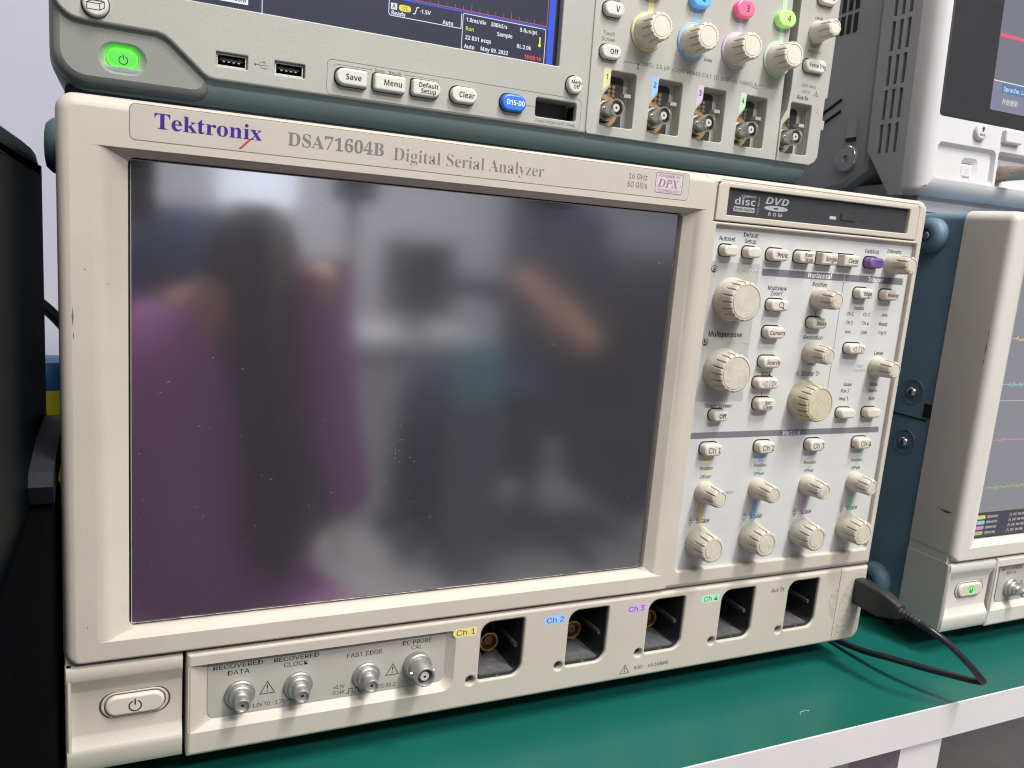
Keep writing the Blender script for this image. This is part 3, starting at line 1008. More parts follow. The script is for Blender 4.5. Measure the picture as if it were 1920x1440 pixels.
    if not screen_on:
        t = MB()
        base = [(267.3, -151.0), (285.5, -150.0), (286.6, -141), (285.0, -128), (286.0, -112), (281, -109.5), (276, -112), (273.5, -116), (271.4, -120), (269, -126), (268.2, -134)]
        left = [(263.6, -137.5), (265.2, -136.8), (265.4, -117.5), (263.5, -119.5), (261.8, -121), (260.0, -121.6), (260.6, -124), (259.2, -126), (260.8, -130), (262.0, -134)]
        rnd = random.Random(3)
        for k, pl in enumerate((base, left)):
            out = []
            for a in range(len(pl)):
                p0, p1 = pl[a], pl[(a + 1) % len(pl)]
                for q in range(5):
                    u = q / 5
                    out.append((p0[0] + (p1[0] - p0[0]) * u + rnd.uniform(-.45, .45), p0[1] + (p1[1] - p0[1]) * u + rnd.uniform(-.45, .45)))
            t.add([(x, G - 0.07 - 0.03 * k, z) for x, z in out], [tuple(range(len(out)))], residue)
        t.build('tape_residue', root, None, OFF)
    # power segment: swept profile
    q = MB()
    prof = [(26.2, -105.9), (-4.6, -105.9), (-5.6, -106.3), (-6.0, -107.2), (-6.0, -111.0), (-5.6, -112.0), (-3.4, -117.0), (-3.0, -118.2), (-3.0, -136.6), (-3.3, -137.8), (-5.6, -141.6), (-6.2, -142.4), (-6.3, -144), (-6.0, -149.5), (-4.8, -152.0), (-2.0, -153.3), (1.0, -153.5), (26.2, -153.5)]
    xsq = [(-146.9, 1), (-104.0, 1)]
    R = [[(x, y, z) for y, z in prof] for x, _ in xsq]
    q.loft(R, case, False, True, closed=True)
    lip = [(-6.0, -107.2), (-6.0, -111.4), (-6.1, -116), (-6.2, -135), (-6.3, -144), (-6.0, -149.5), (-4.8, -152.0), (-2.0, -153.3), (26.2, -153.5), (26.2, -105.9), (-4.6, -105.9)]
    Ls = []
    for (x, dy) in ((-145.3, 0.4), (-146.2, 0.0), (-147.1, 0.6), (-147.5, 1.8)):
        Ls.append([(x, min(26.2, y + dy), z) for y, z in lip])
    q.loft(Ls, case, True, True)
    q.box(-147.2, -138.0, -2.4, 26.0, -112.0, -94.0, case)
    q.flat(rr(-122, -125.6, 27.0, 11.6, 5.7, 10), -3.05, seam_dark)
    q.slab(rr(-122, -125.6, 25.4, 11.2, 5.5, 10), -3.35, -2.5, case, bev=0.3, holes=[rr(-122, -125.6, 23.2, 9.6, 4.7, 10)], hbev=0.3)
    q.flat(rr(-122, -125.6, 23.6, 10.0, 4.8, 10), -2.9, black_gap)
    q.build('power_panel', root, None, OFF)
    col = ink("power_mark_dark", (0.05, 0.035, 0.03)) if not screen_on else glow("green_power_led", (0.15, 1.0, 0.2), 2.2)

    def pm(b, x, z, y):
        if screen_on:
            b.flat(circ(x, z, 3.0, 24), y + 0.02, glow("green_power_halo", (0.12, 0.6, 0.12), 0.6))
        power_mark(b, x, z - 0.4, 2.3, y, col, 0.55)
    make_button(root, -122, -125.6, 22.4, 8.8, -3.0, 1.9, keys, 4.3, off=OFF, gap=False, name='power_button', draw=pm)
    # --- little coax connectors in the insert
    for x, zz, big in ((-80.6, -128.7, 0), (-55.6, -128.7, 0), (-24.6, -129.0, 0), (-0.4, -127.0, 1)):
        if big:
            bnc(root, x, zz, G + 3, 14.0, 4.75, OFF, steel_dull, (6.4, 4.5), bolt=steel_dull)
        else:
            c_ = MB()
            y0 = G + 3.0
            pr = [(6.3, 0), (6.3, 1.6), (5.9, 2.0), (4.9, 2.1), (4.9, 3.6), (4.5, 4.0), (3.2, 4.1), (3.2, 6.0), (3.0, 6.2), (3.15, 6.5), (3.0, 6.8), (3.15, 7.1), (3.0, 7.4), (3.15, 7.8), (3.1, 10.9), (2.9, 11.2), (2.45, 11.2), (2.3, 10.8), (2.3, 10.2), (0.75, 10.2)]
            c_.lathe(x, zz, [(r_, y0 - d_) for r_, d_ in pr], steel_dull, n=36)
            c_.flat(circ(x, zz, 0.65, 14), y0 - 10.25, black_gap)
            c_.build('connector', root, None, OFF)
    # --- the five dark sockets
    for i in range(5):
        x0 = 31.0 + 48.7 * i
        h = MB()
        o = rect(x0 - 0.05, x0 + 23.45, -140.25, -109.55, (1.6, 6, 1.6, 6))
        h.loft([[(x, -4.6, z) for x, z in inset(o, 0.6)], [(x, -4.2, z) for x, z in inset(o, 0.75)], [(x, 34, z) for x, z in inset(o, 1.2)]], socket_black, False, True)
        h.loft([[(x, -3.2, z) for x, z in o], [(x, -4.6, z) for x, z in inset(o, 0.3)], [(x, -4.6, z) for x, z in inset(o, 0.6)]], socket_black, False, False)
        # dusty floor, rails, notch
        h.box(x0 + 1.8, x0 + 21.4, -3, 33, -139.4, -138.6, socket_dusty)
        h.box(x0 + 21.0, x0 + 22.6, -1, 18, -127.5, -125.6, socket_dusty)
        h.box(x0 + 4, x0 + 9, 12, 16, -138.7, -135.8, socket_dusty)
        h.flat([(x0 + 9.5, -140.1), (x0 + 12.5, -140.1), (x0 + 10.6, -138.0)], -4.7, socket_dusty)
        so = h.build('probe_socket', root, None, OFF)
        if i < 3:
            bnc(so, x0 + 11.5 - (i > 5), -128.6, 26, 17, 5.2, OFF, gold, (6.3, 3), bolt=gold, lug=False)


main_root = thing('oscilloscope', "large aged beige oscilloscope with dark switched-off screen and disc drive", 'oscilloscope',
                  (0, 0, FLOOR_TO_TABLE), group="oscilloscopes stacked on the bench")
make_analyser(main_root, beige, plate_grey, False, key_plastic, knob_plastic, knob_yellowed, mat('grey_teal_chassis', (0.05, 0.08, 0.09), 0.45, var=0.1, bump=0.2), mat('grey_teal_rubber', (0.05, 0.085, 0.092), 0.5, bump=0.3))
second_root = thing('oscilloscope', "off-white oscilloscope with slate blue side, its lit screen cut by the picture edge", 'oscilloscope',
                    (0.4923, -0.0133, FLOOR_TO_TABLE), group="oscilloscopes stacked on the bench")
make_analyser(second_root, white_bezel, white_bezel, True, key_plastic, knob_clean, knob_clean, chassis_blue, rubber_blue)


# ================================================================== upper scope (light grey, screen on), standing on the beige one
def make_upper(root):
    OF = (0, 0, 16.5)
    # local: x = u, z = s, front plane y = 0
    b = MB()
    o = rect(-155.8, 283.2, -6.5, 229, (16, 10, 12, 16), 8)
    R = []
    for a, y in ((12.4, 0.6), (10.8, 0.4), (9.0, 1.2), (5.0, 4.5), (1.6, 9.0), (0, 15), (0, 60), (10, 160)):
        R.append([(x, y, z) for x, z in inset(o, a)])
    b.loft(R, m_case, False, True)
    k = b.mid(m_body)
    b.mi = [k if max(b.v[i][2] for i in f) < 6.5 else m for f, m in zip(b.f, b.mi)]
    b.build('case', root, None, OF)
    b = MB()
    b.slab(rect(-150, 278, -10.5, -2, 3), 10, 158, m_under, bev=2, back=True)
    for x in (-92, 215):
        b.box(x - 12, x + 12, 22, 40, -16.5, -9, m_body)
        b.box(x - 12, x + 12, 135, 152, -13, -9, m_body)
    b.build('base', root, None, OF)
    # dark corner with the green power key
    b = MB()
    dk = rect(-155.2, -87.6, -4.2, 40, (15, 9.8, 0.1, 0.1), 8)
    Rr = []
    for a, y in ((4.5, -0.2), (2.5, 0.8), (1.0, 2.6), (0, 6), (0, 20)):
        Rr.append([(x, y, z) for x, z in inset(dk, a)])
    b.flat(inset(dk, 4.5), -0.2, m_dark, [rr(-126.2, 9.2, 19.5, 13.6, 6.7, 10)])
    b.loft(Rr, m_dark, False, False)
    ho = rr(-126.2, 9.2, 19.5, 13.6, 6.7, 10)
    hi = rr(-126.4, 9.8, 13.4, 8.6, 4.2, 10)
    b.loft([[(x, -0.2, z) for x, z in ho], [(x, 0.9, z) for x, z in inset(ho, 1.2)], [(x, 1.6, z) for x, z in hi], [(x, 4, z) for x, z in hi]], m_dark, False, True)
    b.build('corner_panel', root, None, OF)
    g = MB()
    gl = glow("green_backlit_key", (0.17, 0.95, 0.13), 0.9)
    gl2 = glow("green_backlit_rim", (0.05, 1.0, 0.01), 5.0)
    kk = rr(-126.4, 9.7, 12.6, 8.0, 3.9, 10)
    g.loft([[(x, 2.5, z) for x, z in kk], [(x, 0.8, z) for x, z in kk], [(x, 0.2, z) for x, z in inset(kk, .5)]], gl2, False, False)
    g.loft([[(x, 0.2, z) for x, z in inset(kk, .5)], [(x, -0.3, z) for x, z in inset(kk, 1.0)], [(x, -0.5, z) for x, z in inset(kk, 1.8)]], gl, False, True)
    power_mark(g, -126.0, 8.6, 1.75, -0.56, ink("power_mark_green_black", (0.004, 0.02, 0.004)), 0.36)
    g.build('power_button', root, "lit green power key", OF)
    # main light panel
    f = MB()
    pan = [(-87.0, 5.4), (108.8, 5.4), (108.8, 222), (-153.6, 222), (-153.6, 36)] + arc(-142.0, 34.0, 11.6, 180, 255, 8) + [(-141.5, 22.4), (-112.5, 22.0), (-109.5, 21.2), (-106.6, 19.3), (-92.6, 7.0), (-90.4, 5.8)]
    scr = rect(-134, 89.2, 38.4, 208, 0.8)
    u1 = rect(-87.3, -73.4, 12.0, 18.2, 0.3)
    u2 = rect(-61.1, -47.0, 12.0, 18.2, 0.3)
    slot = rect(76.7, 101.9, 10.6, 20.6, 1.5)
    f.slab(pan, -3.0, 8, m_light, bev=1.2, seg=3, holes=[scr, u1, u2, slot], hbev=0.5)
    for x0 in (-87.3, -61.1):
        f.flat(rect(x0 + 0.3, x0 + 13.6, 12.3, 17.9), -1.0, steel_dull, [rect(x0 + 0.9, x0 + 13.0, 12.9, 17.3)])
        f.loft([[(x, -1.0, z) for x, z in rect(x0 + 0.9, x0 + 13.0, 12.9, 17.3)], [(x, 7, z) for x, z in rect(x0 + 0.9, x0 + 13.0, 12.9, 17.3)]], socket_black, False, True)
        f.box(x0 + 1.8, x0 + 12, 0.5, 7, 15.2, 16.6, socket_black)
        for k in range(4):
            f.box(x0 + 3.2 + 2.2 * k, x0 + 4.2 + 2.2 * k, 0.4, 6, 14.6, 15.1, steel)
    f.loft([[(x, 0, z) for x, z in slot], [(x, 14, z) for x, z in slot]], m_mid, False, True)
    f.flat(rect(77.5, 101, 11, 20.2), 8, socket_black)
    yf = -3.06
    f.stroke(rect(-36.4, 104.8, 6.5, 22.9, 2.5), 0.25, yf, ink_grey, closed=True)
    f.stroke([(-33.2, 19.4)] + arc(-32.2, 20.0, 1, 180, 90, 5) + [(-14.2, 21.0)], 0.22, yf, ink_grey)
    f.stroke([(2.0, 21.0)] + arc(19.6, 20.0, 1, 90, 0, 5) + [(20.6, 19.4)], 0.22, yf, ink_grey)
    f.text("Save / Recall", -6.1, 21.0, 1.6, yf, ink_grey, w=13.6, bold=0.01)
    f.text("Input range ±42V Peak", 89.3, 8.6, 1.6, yf, ink_grey, w=24.5)
    f.stroke([(69.5, 15.3), (76.8, 15.6)], 0.28, yf, ink_grey)
    # usb mark
    f.stroke([(-70, 15.1), (-63.9, 15.1)], 0.22, yf, ink_grey)
    f.flat(circ(-70, 15.1, 0.55, 12), yf, ink_grey)
    f.stroke([(-68.8, 15.1), (-67.4, 16.5), (-66.2, 16.5)], 0.2, yf, ink_grey)
    f.stroke([(-68.0, 15.1), (-66.8, 13.8), (-65.4, 13.8)], 0.2, yf, ink_grey)
    f.flat(rect(-66.3, -65.5, 16.1, 16.9), yf, ink_grey)
    f.flat(circ(-65.2, 13.8, 0.4, 10), yf, ink_grey)
    f.build('front_panel', root, None, OF)
    # right hand control section
    c = MB()
    right = [(108.9, 5.4), (246.8, 5.4), (246.8, 222), (108.9, 222)]
    hs, N = [], 5
    socks = []
    for i in range(4):
        x0 = 118.0 + 32.0 * i
        socks.append([(x0, 11.2), (x0 + 20.6, 11.2), (x0 + 21.4, 12), (x0 + 21.4, 40.6), (x0 + 20.6, 41.4), (x0 + 5.5, 41.4), (x0 + 4.6, 40.6), (x0 + 4.6, 32.8), (x0 + 0.4, 27.8), (x0 - 0.4, 26.0), (x0 - 0.6, 12)])
    c.slab(rect(108.9, 246.9, 5.4, 222, (2, .1, .1, .1)), -2.6, 8, m_mid, bev=0.5, holes=socks, hbev=0.6)
    aux = [(249.4, 11.0), (270.4, 11.0), (271.2, 11.8), (271.2, 41.2), (270.4, 42.0), (255.0, 42.0), (254.2, 41.2), (254.2, 33.0), (249.6, 28.2), (249.0, 26.5), (248.8, 12)]
    outl = [(247.3, 5.4), (274.5, 5.4), (279.0, 8.0), (281.0, 11.5), (281.2, 28.0), (283.2, 28.2), (283.4, 34.0), (281.4, 34.4), (281.6, 47.5), (283.4, 48.2), (285.0, 120), (285.0, 222), (253.2, 222), (252.8, 50), (251.8, 38), (247.6, 30)]
    c.slab(outl, -3.0, 8, m_mid, bev=0.5, holes=[aux], hbev=0.6)
    socks.append(aux)
    yc = -2.68
    T = lambda s_, x, z, h=1.9, m=ink_dark, **k: c.text(s_, x, z, h, yc - (0.4 if x > 247 else 0), m, **k)
    T("Vertical", 119.6, 78.9, 2.2); T("Touch", 118.9, 60.6, 2.1, ink_grey); T("Screen", 118.9, 57.4, 2.1, ink_grey)
    T("Level", 268.6, 96.5 - 2, 2.0); T("Push to", 267.4, 77.6, 1.7, ink_grey); T("Set to 50%", 267.8, 74.2, 1.7, ink_grey)
    T("≤300 VRMS", 266.5, 53.3, 1.7, ink_grey); T("CAT II", 265.0, 49.5, 1.7, ink_grey); T("Aux In", 262.6, 45.7, 2.2, bold=0.01)
    warn_mark(c, 273.4, 49.6, 2.8, yc - .4, ink_grey)
    T("1MΩ, 13 pF ≤300 VRMS CAT II: 50Ω ≤5 VRMS", 181.8, 48.0, 2.2, ink_grey, w=81)
    T("Scale", 187.6, 57.0, 1.8)
    warn_mark(c, 224.6, 47.8, 3.0, yc, ink_grey)
    c.stroke([(129.9, 46.0), (130.5, 47.4), (138.5, 47.4)], 0.28, yc, ink_grey)
    c.stroke([(227.4, 48.4), (233.0, 48.4), (233.6, 47.2)], 0.28, yc, ink_grey)
    c.flat(circ(139.6, 47.2, 0.9, 12), yc, ink_grey); c.flat([(138.8, 44.4), (140.4, 44.4), (139.6, 46.4)], yc, ink_grey)
    c.stroke([(274.6, 38.2), (277.2, 38.2)], 0.25, yc - .4, ink_grey); c.stroke([(275.9, 38.2), (275.9, 41)], 0.25, yc - .4, ink_grey)
    pale = [ink("pale_yellow_print", (0.58, 0.54, 0.30)), ink("sky_blue_print", (0.26, 0.44, 0.66)), ink("lilac_print", (0.50, 0.40, 0.54)), ink("mint_print", (0.40, 0.60, 0.42))]
    for i in range(4):
        x = 143.2 + 31.9 * i
        c.flat(rect(x - 1.5, x + 3.2, 70, 96), yc, pale[i]) if False else c.flat(rect(x - 0.2, x + 3.4, 68, 130), yc, pale[i])
        c.lathe(x, 65.2, [(10.6, -2.6), (10.6, -3.5), (10.1, -3.9), (9.2, -3.9)], pale[i], n=48, cap1=True)
        tg = 117.9 + 32.2 * i
        c.flat([(tg - 0.4, 29.6), (tg + 4.2, 34.2), (tg + 4.4, 41.5), (tg + 3.4, 42.5), (tg + 0.6, 42.4), (tg - 0.2, 41.2)], yc, pale[i])
        T(str(i + 1), tg + 2.0, 37.6, 2.9, bold=0.01)
    c.build('input_panel', root, None, OF)
    # recesses with round jacks
    for i, h in enumerate(socks):
        q = MB()
        q.loft([[(x, -0.5, z) for x, z in h], [(x, 5.6, z) for x, z in inset(h, 0.4)]], m_mid, False, True)
        x0 = min(p_[0] for p_ in h)
        dark = [(x0 + 0.9, 12), (x0 + 18.4, 12), (x0 + 18.4, 38.6), (x0 + 16.6, 39.9), (x0 + 6.2, 39.9), (x0 + 6.2, 32.4), (x0 + 0.9, 27.4)]
        q.flat(dark, 5.3, socket_black)
        cx, cz = x0 + 6.4, 20.4
        q.flat(circ(cx, cz, 9.3, 44), 5.15, copper_track, [circ(cx, cz, 6.8, 36)])
        for a in range(2):
            for k in range(3):
                q.flat(circ(x0 + 9.0 + 3.0 * a, 29.6 + 2.4 * k, 1.05, 14), 5.1, gold)
        q.box(x0 + 16.5, x0 + 20.9, 0.2, 5.6, 28.6, 30.6, m_mid)
        rec = q.build('input_recess', root, None, OF)
        bnc(rec, cx, cz, 5.2, 15.5, 4.9, OF, steel, (5.9, 4), bolt=steel)
    # keys
    B = lambda x, z, w, h, r, y=-3.0, lines=(), th=2.2, m=m_key, ht=3.4, **k: make_button(root, x, z, w, h, y, ht, m, r, lines, th, off=OF, **k)
    B(-24.8, 15.3, 15.4, 8.2, (4, 1.5, 1.5, 4), lines=("Save",), th=2.6, bold=0.008, tdx=0.8)
    B(-5.6, 15.3, 16.2, 8.2, 1.6, lines=("Menu",), th=2.6, bold=0.008, tdx=1.4)
    B(13.6, 15.5, 15.2, 8.0, (1.6, 4, 4, 1.6), lines=("Default", "Setup"), th=2.2, bold=0.007, tdx=0.9)
    B(34.2, 15.2, 14.4, 8.2, 4, lines=("Clear",), th=2.6, bold=0.008, tdx=1.2)
    B(62.6, 15.2, 14.4, 8.8, 4.3, m=m_blue_key, lines=("D15-D0",), th=2.5, tink=ink_white, tdx=0.8, tw=10.2, label="blue key")
    B(98.8, 29.7, 9.4, 9.4, 4.6, lines=("Menu", "Off"), th=1.9, bold=0.01, tdx=0.4)
    B(119.8, 73.0, 12.6, 7.6, 3.7, -2.6, ("V",), 3.0, bold=0.007, tdx=1.6)
    B(120.0, 50.4, 12.6, 7.6, 3.7, -2.6, ("Off",), 2.6, bold=0.01, tdx=1.4)
    B(268.2, 65.3, 17.0, 8.0, 3.8, -3.0, ("Force Trig",), 2.2, bold=0.007, tdx=0.8, tw=13.0)
    B(272.0, 106.5, 14.0, 8.4, 3.8, -3.0, ("Menu",), 2.4, bold=0.007)

    def prn(b, x, z, y):
        b.stroke([(x - 3.4, z - 2.4), (x + 1.6, z - 2.4), (x + 1.6, z + 0.2), (x - 3.4, z + 0.2)], 0.32, y, ink_dark, closed=True)
        b.stroke([(x + 1.6, z - 2.4), (x + 3.4, z - 1.2), (x + 3.4, z + 1.3), (x + 1.6, z + 0.2)], 0.32, y, ink_dark)
        b.stroke([(x - 3.4, z + 0.2), (x - 1.6, z + 1.3), (x + 3.4, z + 1.3)], 0.32, y, ink_dark)
        b.stroke([(x - 1.6, z + 0.9), (x - 0.6, z + 3.6), (x + 3.2, z + 3.6), (x + 2.2, z + 1.2)], 0.28, y, ink_dark)
        for k in range(3):
            b.stroke([(x - 0.9 + .2 * k, z + 1.5 + 0.7 * k), (x + 2.0 + .2 * k, z + 1.5 + 0.7 * k)], 0.2, y, ink_dark)
    B(-136.7, 29.4, 10.4, 10.4, 5.1, draw=prn, ht=2.4)
    lit = [(0.66, 0.58, 0.10), (0.12, 0.40, 0.85), (0.80, 0.14, 0.26), (0.42, 0.82, 0.22)]
    for i in range(4):
        x = 144.6 + 31.9 * i
        m = mat("lit_channel_key_%d" % i, lit[i], 0.3, emit=lit[i], estr=0.16)
        B(x, 88.6, 13.6, 9.8, 4.8, -2.6, (str(i + 1),), 3.4, m, 4.5, bold=0.01, tdx=1.0, gap=False, label="lit %s channel key" % ("yellow", "blue", "pink", "green")[i])
        make_knob(root, 143.0 + 31.8 * i, 65.3, -2.8, 15.5, 9.2, 7.6, knob_clean, 12, OF, rdisc=5.6)
    make_knob(root, 267.8, 85.8, -3.0, 15.5, 6.6, 5.2, knob_clean, 8, OF)
    # display
    d = MB()
    d.flat(rect(-134.2, 89.4, 38.2, 208.2), 1.2, mat("screen_frame_black", (0.012, 0.012, 0.018), 0.35))
    dsp = d.build('display', root, None, OF)
    g = MB()
    ys = 1.1
    g.flat(rect(-133.6, 86.7, 38.4, 207.5), ys, glow("dark_screen_blue", (0.042, 0.042, 0.075), 1.0))
    rbl = glow("screen_blue_bar", (0.05, 0.12, 0.75), 1.0)
    wht = glow("screen_white", (0.85, 0.88, 1.0), 1.0)
    redl = glow("screen_red_line", (0.5, 0.12, 0.18), 0.9)
    redt = glow("screen_red_text", (0.95, 0.10, 0.07), 1.0)
    g.flat(rect(82.9, 86.7, 38.4, 207), ys - .05, rbl)
    g.flat(rect(-133, 83, 57.3, 58.0), ys - .05, rbl)
    g.stroke([(-133, 58.5), (82.0, 58.5), (82.0, 200)], 0.5, ys - .08, redl)
    for k in range(40):
        x = 79 - 4.55 * k
        g.stroke([(x, 58.8), (x, 62.4 if k % 5 == 4 else 60.6)], 0.22, ys - .08, glow("screen_tick", (0.3, 0.28, 0.4), 0.8))
    g.stroke([(-6.0, 56.6), (-6.0, 50.2), (-5.2, 49.2), (32.7, 49.2), (32.7, 56.6)], 0.35, ys - .08, wht)
    g.stroke([(33.5, 39), (33.5, 56.3), (34.1, 56.9), (81.0, 56.9), (81.6, 56.3), (81.6, 39)], 0.35, ys - .08, wht)
    g.flat(rect(-5.0, -1.8, 52.2, 55.2), ys - .08, wht)
    g.text("A", -3.4, 53.7, 2.0, ys - .12, glow("screen_dark_text", (0.04, 0.04, 0.1), 1.0), bold=0.01)
    g.flat(rr(2.3, 53.6, 6.4, 3.0, 1.4), ys - .08, glow("screen_yellow", (0.85, 0.75, 0.10), 1.0))
    g.text("C1", 2.3, 53.6, 1.7, ys - .12, glow("screen_dark_text", (0.04, 0.04, 0.1), 1.0))
    g.stroke([(6.6, 51.9), (7.6, 52.0), (8.6, 55.2), (9.6, 55.3)], 0.45, ys - .08, wht)
    T = lambda s_, x, z, m=wht, h=1.9, **k: g.text(s_, x, z, h, ys - .1, m, bold=0.009, **k)
    T("-1.5V", 13.0, 53.7); T("Ready", -0.9, 50.6); T("Auto", 25.4, 50.7)
    T("1.0ms/div", 41.0, 54.2, w=11.2); T("200kS/s", 54.0, 54.2, w=9.4); T("5.0" + chr(0x1D741) + "s/pt", 71.3, 54.3, w=10.2)
    T("Run", 37.6, 49.8, glow("screen_lime", (0.45, 0.85, 0.05), 1.0)); T("Sample", 57.6, 50.0); T("22 831 acqs", 42.6, 45.4, w=14.6)
    T("RL:2.0k", 69.3, 45.8); T("Auto", 37.8, 41.0); T("May 09, 2022", 52.2, 41.2, w=15.8); T("18:05:14", 74.8, 41.2, redt, w=10.0)
    tm = glow("screen_thermo", (0.85, 0.95, 0.10), 1.0)
    g.stroke([(78.4, 52.4), (78.4, 48.4)], 0.8, ys - .08, tm)
    g.flat(circ(78.4, 48.2, 0.85, 14), ys - .08, tm)
    g.stroke([(-66.9, 57), (-66.9, 38.5)], 0.35, ys - .08, wht)
    g.flat(rect(-86.6, -73.2, 41.6, 45.6), ys - .08, wht)
    g.text("Bw:500M", -79.9, 43.5, 2.0, ys - .12, glow("screen_dark_text", (0.04, 0.04, 0.1), 1.0), w=11.5, bold=0.007)
    T("1MΩ", -91.5, 43.8, w=7)
    g.build('readout', dsp, None, OF, smooth=0)


upper_root = thing('oscilloscope', "light grey oscilloscope with glowing green power key and coloured channel keys", 'oscilloscope',
                   (0, 0.080, FLOOR_TO_TABLE + 0.2835), (math.radians(-1.5), 0, 0), group="oscilloscopes stacked on the bench")
make_upper(upper_root)


# ================================================================== pale grey scope standing on the second one
def make_pale(root):
    OF = (0, 0, 13.5)
    Y = -40.0
    # front shell (local y = world y - 40)
    b = MB()
    o = rect(334, 640, -4, 205, (5, 5, 5, 5), 6)
    R = []
    for a, y in ((11, 0.0), (6, 0.6), (2.6, 3.0), (0.8, 7.0), (0, 12), (0, 15)):
        R.append([(x, y, z) for x, z in inset(o, a)])
    hole = rect(338.6, 640 - 12, 45.0, 190, (2, 2, 4, 4))
    scoop = [(336.6, 1.0), (402.0, 2.6), (402.4, 31.6), (385, 33.2), (362, 33.0), (337.4, 28.0)]
    scoop = scoop[:]
    b.flat(inset(o, 11), 0, ab_white, [inset(rect(347, 620, 46.5, 188, 2), 0), rect(345.5, 401.5, 6, 30, 4), rect(404, 600, 6, 30, 2)])
    b.loft(R, ab_white, False, False)
    b.loft([[(x, 0, z) for x, z in rect(345.5, 401.5, 6, 30, 4)], [(x, 3.0, z) for x, z in rect(346.5, 400.5, 7.5, 28, 4)]], ab_white, False, False)
    b.flat(rect(346.5, 400.5, 7.5, 28, 4), 3.0, ab_white, [rr(381.0, 16.6, 16, 13, 3.5)])
    b.loft([[(x, 3, z) for x, z in rr(381.0, 16.6, 16, 13, 3.5)], [(x, 5.0, z) for x, z in rr(380, 15.2, 11.5, 9.4, 2)], [(x, 6.5, z) for x, z in rr(380, 15.2, 11.5, 9.4, 2)]], ab_white, False, True)
    b.loft([[(x, 0, z) for x, z in rect(404, 600, 6, 30, 2)], [(x, 6, z) for x, z in rect(405, 599, 7, 28.5, 2)]], ab_white, False, True)
    b.build('front_shell', root, None, OF)
    # black screen frame
    b = MB()
    fo = rect(343.0, 622, 45.0, 189, 3)
    b.slab(fo, -0.4, 6, ab_black, bev=1.5, seg=4)
    fr = b.build('screen_frame', root, None, OF)
    g = MB()
    scg = glow("pale_screen_grey", (0.20, 0.20, 0.25), 1.0)
    g.flat(rect(388.5, 612, 73.8, 182), -0.55, scg)
    g.flat(rect(388.5, 612, 55, 73.4, 1), -0.55, glow("pale_screen_menu", (0.24, 0.25, 0.34), 1.0))
    g.stroke([(388.6, 73.6), (612, 73.6)], 0.6, -0.6, glow("pale_screen_white", (0.8, 0.8, 0.85), 1.0))
    g.stroke([(389.5, 102.0), (612, 102.0)], 2.0, -0.6, glow("pink_trace", (0.95, 0.12, 0.22), 1.0))
    g.flat(rect(397.6, 445, 66.6, 72.4), -0.6, glow("menu_highlight", (0.10, 0.22, 0.42), 1.0))
    g.text("Sprache, Language", 399.2, 69.4, 2.8, -0.65, glow("menu_text", (0.62, 0.72, 0.9), 1.0), align='L', w=37, bold=0.006)
    g.text("开始使用", 407, 61.4, 3.2, -0.65, glow("menu_text_cream", (0.85, 0.8, 0.6), 1.0), w=15.5, font=CJK)
    g.build('readout', fr, None, OF, smooth=0)

    def up(b, x, z, y):
        b.flat([(x - 1.6, z + 1.4), (x + 1.6, z + 1.4), (x, z + 3.6)], y, ink_dark)
        b.flat(rect(x - 0.6, x + 0.6, z - 0.2, z + 1.4), y, ink_dark)
        b.text("Back", x, z - 2.0, 1.6, y, ink_dark, bold=0.01, w=5)
    make_button(root, 382.0, 39.6, 11.4, 10.0, 0, 3.0, ab_white, 4.9, off=OF, gap=False, draw=up)
    make_button(root, 413.4, 39.8, 17.6, 8.8, 0, 3.5, ab_white, 1.6, off=OF, gap=False)
    make_button(root, 440.4, 39.8, 17.6, 8.8, 0, 3.5, ab_white, 1.6, off=OF, gap=False)
    make_button(root, 380, 15.0, 10.6, 8.6, 6.4, 2.6, ab_white, 1.6, off=OF, gap=True, name='power_button',
                draw=lambda b, x, z, y: power_mark(b, x, z - .3, 1.4, y, ink_pale, 0.3))
    for k in range(3):
        bnc(root, 412.6 + 45 * k, 16.0, 6, 23, 4.9, OF, warm_nickel, (6.4, 2), bolt=warm_nickel)
    # side band with three columns of slots
    s = MB()
    side = [(15, -4), (24, -4), (46, 27), (47, 205), (15, 205)]   # (y, z)
    x0 = 334.0
    slots = []
    for r_ in range(8):
        for c_ in range(3):
            z1 = 43 + 22.0 * r_ - 0.0
            y0 = 22.5 + 6.1 * c_
            slots.append([(y0, z1 - 19.0), (y0 + 2.9, z1 - 19.0), (y0 + 2.9, z1), (y0, z1)])
    V, Fs = fill_with_holes(side, slots)
    s.add([(x0, y, z) for y, z in V], Fs, ab_side)
    for q in slots:
        s.loft([[(x0, y, z) for y, z in q], [(x0 + 4, y, z) for y, z in q]], ab_dark, False, False)
    s.add([(x0 + 4, y, z) for y, z in ((16, 0), (46, 26), (47, 204), (16, 204))], [(0, 1, 2, 3)], black_gap)
    s.loft([[(x0, y, z) for y, z in side], [(640, y, z) for y, z in side]], ab_side, False, True)
    s.build('vented_side', root, None, OF)
    # deeper body behind
    d = MB()
    xb = 338.0
    body = [(47, 14), (66, 3), (95, -2), (190, -2), (190, 200), (47, 200)]
    bo = [(y, z) for y, z in body]
    rb = inset(bo, 0.0)
    d.loft([[(xb, y, z) for y, z in inset(bo, 5)], [(xb + 1.5, y, z) for y, z in inset(bo, 1.5)], [(xb + 5, y, z) for y, z in bo], [(636, y, z) for y, z in bo]], ab_dark, True, True)
    for r_ in range(5):
        for c_ in range(7):
            z1 = 138 + 15.5 * r_ - 14
            y0 = 71.5 + 6.0 * c_
            d.box(xb - 0.3, xb + 0.2, y0, y0 + 3.6, z1 - 13, z1, black_gap)
    d.box(xb - 1.5, xb + 1, 61, 69, 38, 50, ab_side, 0)
